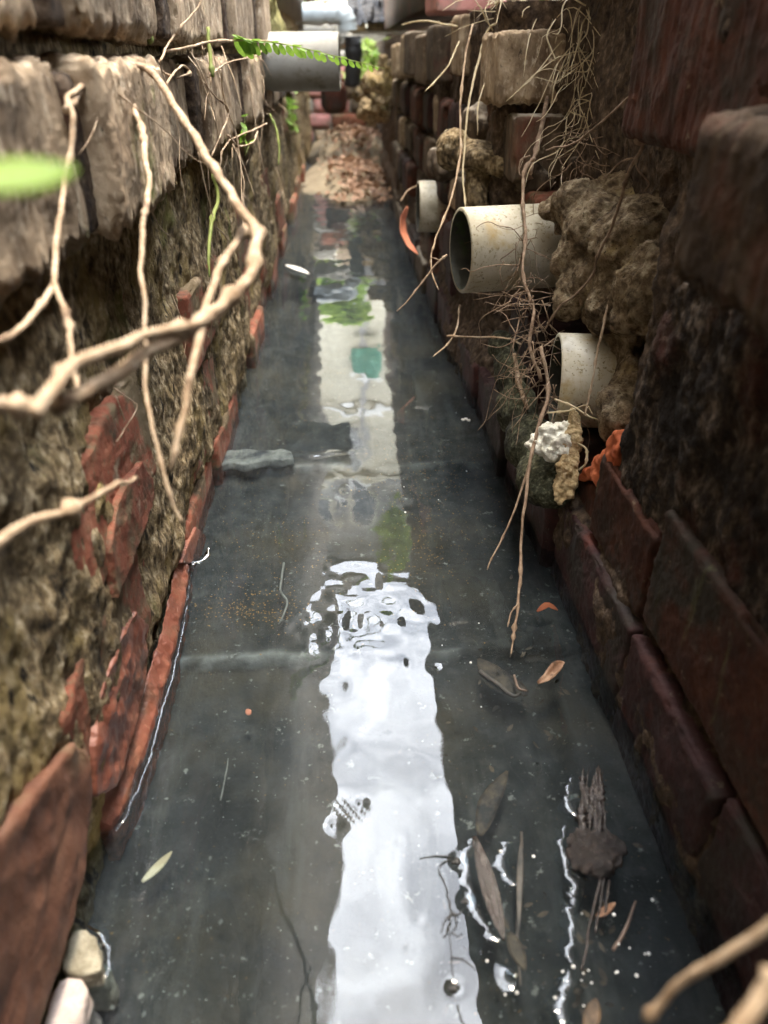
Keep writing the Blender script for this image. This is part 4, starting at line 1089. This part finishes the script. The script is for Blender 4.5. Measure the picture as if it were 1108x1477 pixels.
# fine root tangle
g = np.random.default_rng(9)
ts = []
spine = px([(760, 330, .90), (755, 380, .885), (757, 420, .875), (765, 460, .86), (772, 500, .85), (785, 545, .835), (795, 590, .81)])
for k in range(120):
    t = g.random() * (len(spine) - 1); a = int(t)
    p = spine[a] * (1 - t + a) + spine[min(a + 1, len(spine) - 1)] * (t - a) + g.normal(0, .010, 3)
    pts = [p]
    d = np.array([g.normal(-.003, .012), g.normal(0, .008), g.normal(-.004, .010)])
    for q in range(g.integers(2, 6)):
        d = d * .8 + np.array([g.normal(0, .006), g.normal(0, .005), g.normal(-.002, .006)])
        pts.append(pts[-1] + d)
    ts.append(tube_vf(pts, [g.uniform(.0004, .0009), .00025], 5, 4, .0014, k))
for k in range(70):
    u, v = g.uniform(800, 900), g.uniform(180, 300)
    p = atd(u, v, g.uniform(.84, .92)); pts = [p]
    d = np.array([g.normal(0, .008), g.normal(0, .006), -abs(g.normal(.008, .008))])
    for q in range(g.integers(2, 5)):
        d = d * .9 + g.normal(0, .005, 3)
        pts.append(pts[-1] + d)
    ts.append(tube_vf(pts, [g.uniform(.0004, .0008), .0003], 5, 4, .001, k))
obj('root_tangle', tubes_mesh('root_tangle', ts), M['rootdark'], kind='stuff')

# clump under the lower pipe
me = remeshed(blobs_mesh([(atd(u, v, t), r_) for u, v, t, r_ in [(775, 640, .80, .011), (790, 628, .80, .014), (805, 640, .795, .014), (812, 622, .80, .012), (795, 652, .795, .010), (780, 650, .80, .007)]]), 0.0016, 0.0065, 130, 4, 41, 0.0012, 420)
tag(recentre(obj('lichen_clump', me, M['lichen'])), 'crumbly white lichen clump hanging among the roots under the lower pipe', 'lichen')
tp = px([(826, 598, .785), (840, 612, .785), (838, 650, .785), (832, 690, .785), (826, 715, .785), (806, 730, .785), (800, 712, .785), (806, 670, .785), (812, 630, .785)])
me = remeshed(prism_mesh(tp, (.004, .016, 0)), 0.0016, 0.006, 120, 4, 42, 0.0014, 400)
tag(recentre(obj('fibre_strip', me, M['sponge'])), 'ragged tan fibrous strip hanging beside the white lichen', 'fibre')

# orange shard / leaf by the far pipe
one_leaf('orange_shard', curve(px([(588, 298, 1.5), (580, 315, 1.5), (580, 335, 1.5), (588, 352, 1.5), (603, 367, 1.5)]), 18), .012, 'terracotta', 'curved orange leaf hanging left of the far pale pipe', up=(0.75, -.65, 0), fold=.3)
vine('dry_creeper', [([(600, 268, 1.55), (588, 275, 1.53), (578, 290, 1.52)], [.0012, .0014, .001])], 'root', 'tiny bent twig above the orange leaf', 'stem', GR)

# blurred twigs at the bottom right, close to the lens
vine('near_twig', [([(930, 1470, .26), (985, 1415, .25), (1040, 1385, .24), (1110, 1335, .23), (1170, 1300, .22)], [.0016, .0018, .002])], 'root', 'blurred brown twig crossing the bottom right corner, upper one', 'twig', 'blurred twigs at bottom right')
vine('near_twig', [([(1040, 1520, .19), (1085, 1455, .19), (1130, 1400, .19), (1180, 1360, .19)], [.0022, .0024, .0024])], 'root', 'thick blurred tan twig in the very bottom right corner', 'twig', 'blurred twigs at bottom right')

#==WATER==
# ------------------------------------------------------------------ floating and sunken things
MEN = []                                   # (polyline on the water, height, reach)
def men(pxs, h=0.0022, l=0.0028, side=-1): MEN.append((np.array([onz(u, v)[:2] for u, v in pxs]), h, l, side))
men(edge_px, 0.003, 0.0016, 1)
men([(299, 790), (297, 800), (288, 809), (274, 813)], 0.003, 0.0016, 1)

for (pts, zt, mat, lab, nm) in [([(88, 1400), (84, 1372), (100, 1340), (122, 1338), (140, 1352), (150, 1385), (145, 1402), (118, 1408)], .016, 'stone', 'algae covered stone half out of the water at lower left', 'stone'),
                                ([(62, 1490), (72, 1440), (84, 1412), (118, 1410), (126, 1430), (112, 1470), (100, 1500)], .014, 'stonepink', 'pale pinkish stone in the lower left corner', 'stone')]:
    tp = [onz(u, v, zt) for u, v in pts]
    me = remeshed(prism_mesh(tp, (0, 0, -.045)), 0.002, 0.004, 50, 3, 51, .0006)
    tag(recentre(obj(nm, me, M[mat])), lab, 'stone', 'stones at the lower left waterline')
men([(125, 1337), (142, 1350), (152, 1385), (148, 1404), (143, 1412)], 0.003, 0.002, 1)

# rotten wood with long splinters, bark lump
parts = []
gw = np.random.default_rng(77)
for k in range(17):
    u, v0, v1 = gw.uniform(836, 876), gw.uniform(1100, 1140), gw.uniform(1165, 1215)
    r_ = gw.uniform(.0007, .0020)
    a, b = onz(u, v0, .003 + gw.uniform(-.001, .001)), onz(u + gw.normal(0, 4), v1, .003)
    parts.append(tube_vf([a, a * .7 + b * .3 + gw.normal(0, .0008, 3), a * .35 + b * .65 + gw.normal(0, .0009, 3), b], [r_ * .4, r_, r_ * 1.1, r_], 7, 8, .0022, 60 + k, 4))
for k in range(5):
    u, v = gw.uniform(838, 872), gw.uniform(1125, 1190)
    parts.append(tube_vf([onz(u, v, .004), onz(u + gw.uniform(8, 16), v + gw.uniform(-14, 14), .004)], [.0008, .0005], 6, 5, .001, 90 + k))
for k, (a, b, r_) in enumerate([((872, 1268), (858, 1345), .0010), ((878, 1270), (872, 1325), .0012), ((866, 1265), (838, 1400), .0011)]):
    a, b = onz(*a, .002), onz(*b, .001)
    parts.append(tube_vf([a, (a + b) / 2 + [0, 0, .001], b], [r_, r_ * .8], 6, 6, .001, 70 + k))
tag(recentre(obj('rotten_wood', tubes_mesh('rotten_wood', parts), M['wood'])), 'bundle of wet splintered wood floating near the right wall', 'wood')
me = remeshed(blobs_mesh([(onz(848, 1215, .003), (.016, .012, .006)), (onz(872, 1222, .003), (.016, .012, .006)), (onz(862, 1245, .003), (.018, .010, .006)), (onz(838, 1240, .002), (.010, .011, .005))]), .0013, .0055, 120, 5, 61, .0022)
tag(recentre(obj('bark_lump', me, M['bark'])), 'wet black brown lump of bark joining the floating splinters', 'bark')
men([(828, 1120), (826, 1150), (834, 1178), (838, 1182)], 0.003, 0.0028)
men([(820, 1190), (818, 1215), (822, 1255), (842, 1280), (840, 1300), (830, 1330), (826, 1372), (829, 1392)], 0.0034, 0.003)
men([(826, 1400), (832, 1420), (818, 1450), (822, 1480)], 0.002, 0.004)

GL = 'dead leaves in the water'
one_leaf('dead_leaf', curve([onz(776, 986, .002), onz(790, 980, .004), onz(802, 966, .005), onz(806, 960, .005), onz(814, 955, .004)], 16), .0052, 'deadleaf', 'curled orange brown dead leaf with a stalk floating right of centre', fold=.9, group=GL)
one_leaf('dead_leaf', curve([onz(860, 1322, .001), onz(873, 1314, .002), onz(888, 1302, .001)], 10), .0026, 'deadleaf', 'small torn orange leaf below the bark lump', fold=.3, group=GL)
one_leaf('dead_leaf', curve([onz(692, 1205, -.010), onz(704, 1160, -.008), onz(732, 1112, -.010)], 12), .008, 'sunkleaf', 'brown sunken leaf beside the white reflection', fold=.1, group=GL)
one_leaf('dead_leaf', curve([onz(735, 1345, -.004), onz(745, 1370, -.003), onz(758, 1400, -.004)], 10), .005, 'sunkleaf', 'dull brown leaf just under the water near the bottom', fold=.1, group=GL)
one_leaf('dead_leaf', curve([onz(762, 1000, -.012), onz(722, 985, -.01), onz(690, 950, -.012)], 12), .014, 'sunkleaf', 'dark sunken leaf behind the curled orange one', fold=.1, group=GL)
one_leaf('dead_leaf', curve([onz(205, 1272, -.012), onz(228, 1250, -.012), onz(248, 1228, -.012)], 10), .0035, 'straw', 'narrow yellowish leaf sunk at lower left', fold=.1, group=GL)
one_leaf('dead_leaf', curve([onz(355, 1030, -.01), onz(362, 1024, -.008)], 6), .004, 'terracotta', 'small round orange leaf sunk left of the white reflection', fold=.1, group=GL)
one_leaf('dead_leaf', curve([onz(845, 1490, .001), onz(855, 1465, .002), onz(860, 1440, .001)], 8), .005, 'sunkleaf', 'yellow brown leaf at the bottom edge below the wood', fold=.1, group=GL)
one_leaf('brick_chip', curve([onz(775, 882, -.006), onz(790, 872, -.003), onz(805, 880, -.006)], 8), .004, 'redfresh', 'small red chip lying under water below the hanging root', cat='chip', fold=.3)
# long blade-like leaf whose rim lifts the water
one_leaf('reed_blade', curve([onz(684, 1206, .0015), onz(700, 1260, .0008), onz(714, 1310, .001), onz(727, 1356, .0015)], 14), .006, 'wood', 'dark reed blade floating at the right edge of the white reflection', cat='reed', fold=.25)
men([(688, 1208), (684, 1240), (694, 1290), (712, 1335), (725, 1357)], 0.003, 0.0035)
one_leaf('reed_blade', curve([onz(752, 1215, -.002), onz(750, 1260, -.001), onz(748, 1345, -.002)], 14), .0022, 'twig', 'thin brown reed strip standing in the water right of the white reflection', cat='reed', fold=.25)
men([(742, 1215), (735, 1235), (738, 1262), (746, 1278)], 0.003, 0.003)
men([(742, 1400), (738, 1408), (744, 1416), (748, 1406)], 0.002, 0.003)

GT = 'twigs in the water'
def wtwig(pts, r_, lab, mat='twig'):
    V = tube_vf([onz(u, v, z) for u, v, z in pts], [r_, r_, r_ * .6], 6, 6, .001, len(lab))
    tag(recentre(obj('sunken_twig', tubes_mesh('sunken_twig', [V]), M[mat])), lab, 'twig', GT)
wtwig([(692, 968, -.006), (715, 985, -.005), (740, 1003, -.006), (752, 1000, -.004)], .0022, 'dark sunken twig below the tip of the hanging root')
wtwig([(742, 975, -.001), (748, 992, .001), (760, 996, .001)], .0012, 'small forked twig touching the curled leaf')
wtwig([(410, 812, -.012), (405, 850, -.012), (415, 870, -.012), (402, 900, -.012)], .0014, 'pale thin stem sunk in the silt left of the ripples', 'slabedge')
wtwig([(318, 1155, -.012), (325, 1120, -.012), (330, 1095, -.012)], .0006, 'thread like pale stem sunk at the left', 'slabedge')
wtwig([(885, 1370, .0), (905, 1340, .001), (918, 1300, .002)], .0012, 'short wet twig right of the orange scrap')
wtwig([(752, 1200, -.006), (750, 1270, -.004), (746, 1360, -.006), (752, 1420, -.005)], .0012, 'long brown stem under water beside the reed blade')
# floating specks with dimples: seeds and a rootlet
DIM = []
for (u, v, r_) in [(660, 1242, .0028), (655, 1425, .0034), (628, 962, .0016), (672, 1300, .0024)]:
    me = remeshed(blobs_mesh([(onz(u, v, 0.0), (r_, r_, r_ * .55)), (onz(u - 6, v + 2, 0.0), (r_ * .5, r_ * .5, r_ * .4))]), .0007, .0006, 400, 2, int(u))
    tag(recentre(obj('floating_seed', me, M['black'])), {660: 'black floating seed with thin hairs on the white reflection', 655: 'largest black seed, near the bottom edge of the white reflection', 628: 'tiny black speck at the right edge of the ripples', 672: 'black seed touching the reed blade'}[u], 'seed', 'black specks floating on the water')
    DIM.append((onz(u, v)[:2], .0007, .0035))
def hairs(paths, name, lab):
    ts = [tube_vf([onz(u, v, .0008) for u, v in p], [.0006, .0003], 5, 5, .001, k) for k, p in enumerate(paths)]
    tag(recentre(obj(name, tubes_mesh(name, ts), M['black'])), lab, 'rootlet')
hairs([[(645, 1290), (650, 1310), (648, 1340), (652, 1380), (655, 1410)], [(650, 1315), (662, 1318), (668, 1310)], [(650, 1318), (640, 1332), (636, 1345)], [(650, 1330), (644, 1348), (640, 1352)], [(652, 1380), (668, 1385), (688, 1400)], [(650, 1345), (660, 1350), (664, 1345)],
       [(655, 1318), (658, 1335), (652, 1345)], [(646, 1288), (640, 1270), (634, 1255), (640, 1245), (655, 1240)], [(655, 1238), (630, 1235), (605, 1238)], [(660, 1450), (665, 1470), (672, 1485)]], 'floating_rootlet', 'thin branching black rootlet floating on the white reflection')
hairs([[(648, 1306), (652, 1318), (660, 1322), (664, 1312)], [(646, 1325), (655, 1318), (662, 1318)]], 'floating_rootlet', 'small dark knot of fibres in the middle of the rootlet')
# folded bit of debris with ripples at (505, 1175)
DIM.append((onz(485, 1190)[:2], .0010, .005)); DIM.append((onz(522, 1160)[:2], .0008, .004))
for (u, v) in [(604, 1325), (560, 1060), (575, 1215), (590, 1085), (590, 1370), (690, 1375)]: DIM.append((onz(u, v)[:2], .00012, .003))
# small foam bits, bubbles
g = np.random.default_rng(31)
bl = []
for k in range(46):
    u, v = [(g.normal(730, 25), g.uniform(1210, 1470)), (g.normal(890, 30), g.uniform(1260, 1420)), (g.uniform(560, 880), g.uniform(560, 1100)), (g.normal(830, 15), g.uniform(1390, 1470))][int(g.integers(4))]
    r_ = g.uniform(.0005, .0013)
    bl.append((onz(u, v, 0.0004), (r_, r_, r_ * .7)))
for (u, v) in [(672, 604), (668, 605), (676, 606)]: bl.append((onz(u, v, .001), (.003, .003, .0012)))
me = blobs_mesh(bl); me.polygons.foreach_set('use_smooth', [True] * len(me.polygons))
obj('foam_specks', me, M['bead'], kind='stuff')
# pale block and slab lips under the water
SJ = empty('concrete_block', onz(370, 660, -.03), 'pale concrete block just breaking the water by the left wall', 'concrete')
bpy.context.view_layer.update()
tp = [onz(u, v, -.0032) for u, v in [(308, 658), (326, 650), (352, 647), (380, 649), (404, 646), (420, 650), (424, 660), (404, 664), (388, 662), (352, 670), (334, 666), (314, 672)]]
obj('block', remeshed(prism_mesh(tp, [(0, -.004, -.012)] * len(tp)), .0022, .0028, 60, 4, 77, .0006), M['slabedge'], SJ)
# orange silt flecks
g = np.random.default_rng(44)
V, F = [], []
for k in range(1500):
    c = [((650, 720), (45, 60)), ((390, 800), (45, 60)), ((640, 690), (60, 30)), ((360, 880), (40, 12)), ((600, 760), (40, 60)), ((450, 560), (60, 40))][int(g.integers(6))]
    u, v = g.normal(c[0][0], c[1][0]), g.normal(c[0][1], c[1][1])
    p = onz(u, v, -.017)
    if abs(p[0]) > .2: continue
    s = g.uniform(.0004, .0013)
    b = len(V)
    a = g.uniform(0, 6.28)
    for q in range(4):
        V.append(p + np.array([s * math.cos(a + q * 1.57), s * math.sin(a + q * 1.57) * g.uniform(.6, 1.2), 0.0008 * (q % 2)]))
    F.append((b, b + 1, b + 2, b + 3))
obj('orange_silt', mesh('orange_silt', V, F), M['silt'], kind='stuff')
V, F = [], []
for k in range(330):
    u, v = (g.uniform(160, 480), g.uniform(780, 1477)) if k % 3 else (g.uniform(600, 900), g.uniform(560, 1477))
    p = onz(u, v, -.020)
    if not -.18 < p[0] < .22: continue
    s = abs(g.normal(.0004, .0006)) + .0003
    n = 9; b = len(V); a = g.uniform(0, 6.28); sx = g.uniform(.5, 1.4)
    for q in range(n):
        rr = s * g.uniform(.35, 1.3)
        V.append(p + np.array([rr * sx * math.cos(a + q * 6.283 / n), rr * math.sin(a + q * 6.283 / n), .0006 * (q % 2)]))
    F.append(tuple(range(b, b + n)))
obj('pale_silt', mesh('pale_silt', V, F, False), M['palesilt'], kind='stuff')
def place_deb(g):
    k = int(g.integers(3))
    u, v = [(g.normal(760, 55), g.normal(1000, 60)), (g.normal(860, 50), g.normal(1340, 90)), (g.uniform(640, 880), g.uniform(700, 1470))][k]
    p = onz(u, v, -.022 + g.uniform(0, .012))
    return (min(.21, p[0]), p[1], p[2])
obj('sunken_debris', leaf_quads(170, place_deb, (0.0012, 0.005), 47), M['sunkleaf'], kind='stuff')
# pale feather-like scrap on the water far left
one_leaf('pale_scrap', curve([onz(412, 382, .002), onz(428, 388, .004), onz(446, 395, .002)], 10), .012, 'bead', 'white paper like scrap floating by the far left wall', cat='scrap', fold=.2)

# water surface
xs = np.linspace(-0.33, 0.36, 330)
ys = np.concatenate([np.linspace(-1.4, 0.18, 40), np.linspace(0.18, 1.05, 430)[1:], np.linspace(1.05, 3.6, 330)[1:]])
gx, gy = np.meshgrid(xs, ys, indexing='ij')
X, Y = gx.ravel(), gy.ravel()
P = np.stack([X, Y, np.zeros_like(X)], 1)
Z = 0.00032 * fbm(P, (16, 12, 1), 1, 90) + 0.00012 * fbm(P, (44, 30, 1), 2, 91)
def gauss(cu, cv, sx, sy):
    c = onz(cu, cv)
    return np.exp(-((X - c[0]) / sx) ** 2 - ((Y - c[1]) / sy) ** 2)
rip = gauss(520, 885, .06, .075)
Z += rip * (0.0010 * fbm(P + 3, (52, 44, 1), 1, 93) + 0.00022 * fbm(P + 5, (90, 75, 1), 1, 94))
Z += gauss(470, 905, .025, .03) * 0.0020 * fbm(P + 8, (60, 60, 1), 2, 95)
# wrinkles
Z += gauss(512, 1170, .010, .008) * 0.0006 * np.sin((X * .8 + Y * .6) * 1250)
# standing ripple lines across the channel far away
yl = onz(560, 400)[1]
Z += 0.0006 * np.exp(-((Y - yl - .012 * fbm(P, (9, 9, 1), 2, 97)) / .010) ** 2) * sstep(.0, .05, X) 
Z += 0.0005 * fbm(P, (30, 26, 1), 2, 98) * sstep(2.3, 3.1, Y)
Z += 0.0011 * np.exp(-((Y - onz(450, 655)[1] - .01 * fbm(P, (20, 9, 1), 2, 99)) / .007) ** 2) * np.exp(-((X + .07) / .05) ** 2)
def segdist(poly):
    D = np.full_like(X, 1e9)
    lo, hi = poly.min(0) - .03, poly.max(0) + .03
    k = np.where((X > lo[0]) & (X < hi[0]) & (Y > lo[1]) & (Y < hi[1]))[0]
    q = np.stack([X[k], Y[k]], 1); d = np.full(len(k), 1e9)
    for a, b in zip(poly[:-1], poly[1:]):
        ab = b - a
        t = np.clip(((q - a) @ ab) / (ab @ ab), 0, 1)
        d = np.minimum(d, np.linalg.norm(q - a - t[:, None] * ab, axis=1))
    D[k] = d
    return D
for c, dpt, rr in DIM:
    r2 = np.hypot(X - c[0], Y - c[1])
    Z -= dpt * np.exp(-(r2 / rr) ** 2)
P[:, 2] = Z
i = np.arange(gx.size).reshape(gx.shape)
F = np.stack([i[:-1, :-1], i[1:, :-1], i[1:, 1:], i[:-1, 1:]], -1).reshape(-1, 4)
WT = obj('water', mesh('water', P, F), M['water'], kind='structure')
# curled up water edges against what touches the surface
for k, (poly, h, l, side) in enumerate(MEN):
    n = max(20, 14 * len(poly))
    t = np.linspace(0, len(poly) - 1, n)
    Lp = np.stack([np.interp(t, range(len(poly)), poly[:, q]) for q in (0, 1)], 1)
    ker = np.ones(9) / 9
    Lp = np.stack([np.convolve(np.pad(Lp[:, q], 4, mode='edge'), ker, 'valid') for q in (0, 1)], 1)
    tg = np.gradient(Lp, axis=0); tg /= np.linalg.norm(tg, axis=1, keepdims=True)
    nr = np.stack([tg[:, 1], -tg[:, 0]], 1)
    nr *= np.sign(nr[:, :1]) * side
    sc = np.sin(np.pi * np.linspace(0.03, 0.97, n)) ** 0.4
    wv = 1 + 0.75 * fbm(np.stack([Lp[:, 0], Lp[:, 1], 0 * t], 1), (190, 190, 1), 3, 200 + k)
    ds = np.linspace(0, 3.2 * l, 12)
    V = np.concatenate([np.stack([Lp[:, 0] + nr[:, 0] * d * sc * wv, Lp[:, 1] + nr[:, 1] * d * sc * wv, 0.0006 + h * sc * np.clip(0.9 + 1.1 * fbm(np.stack([Lp[:, 0], Lp[:, 1], 0 * t + 3], 1), (60, 60, 1), 2, 230 + k), 0, 1.2) * (np.exp(-d / l) - .04)], 1) for d in ds])
    i = np.arange(len(V)).reshape(len(ds), n)
    obj('meniscus', mesh('meniscus', V, np.stack([i[:-1, :-1], i[1:, :-1], i[1:, 1:], i[:-1, 1:]], -1).reshape(-1, 4)), M['water'], WT)
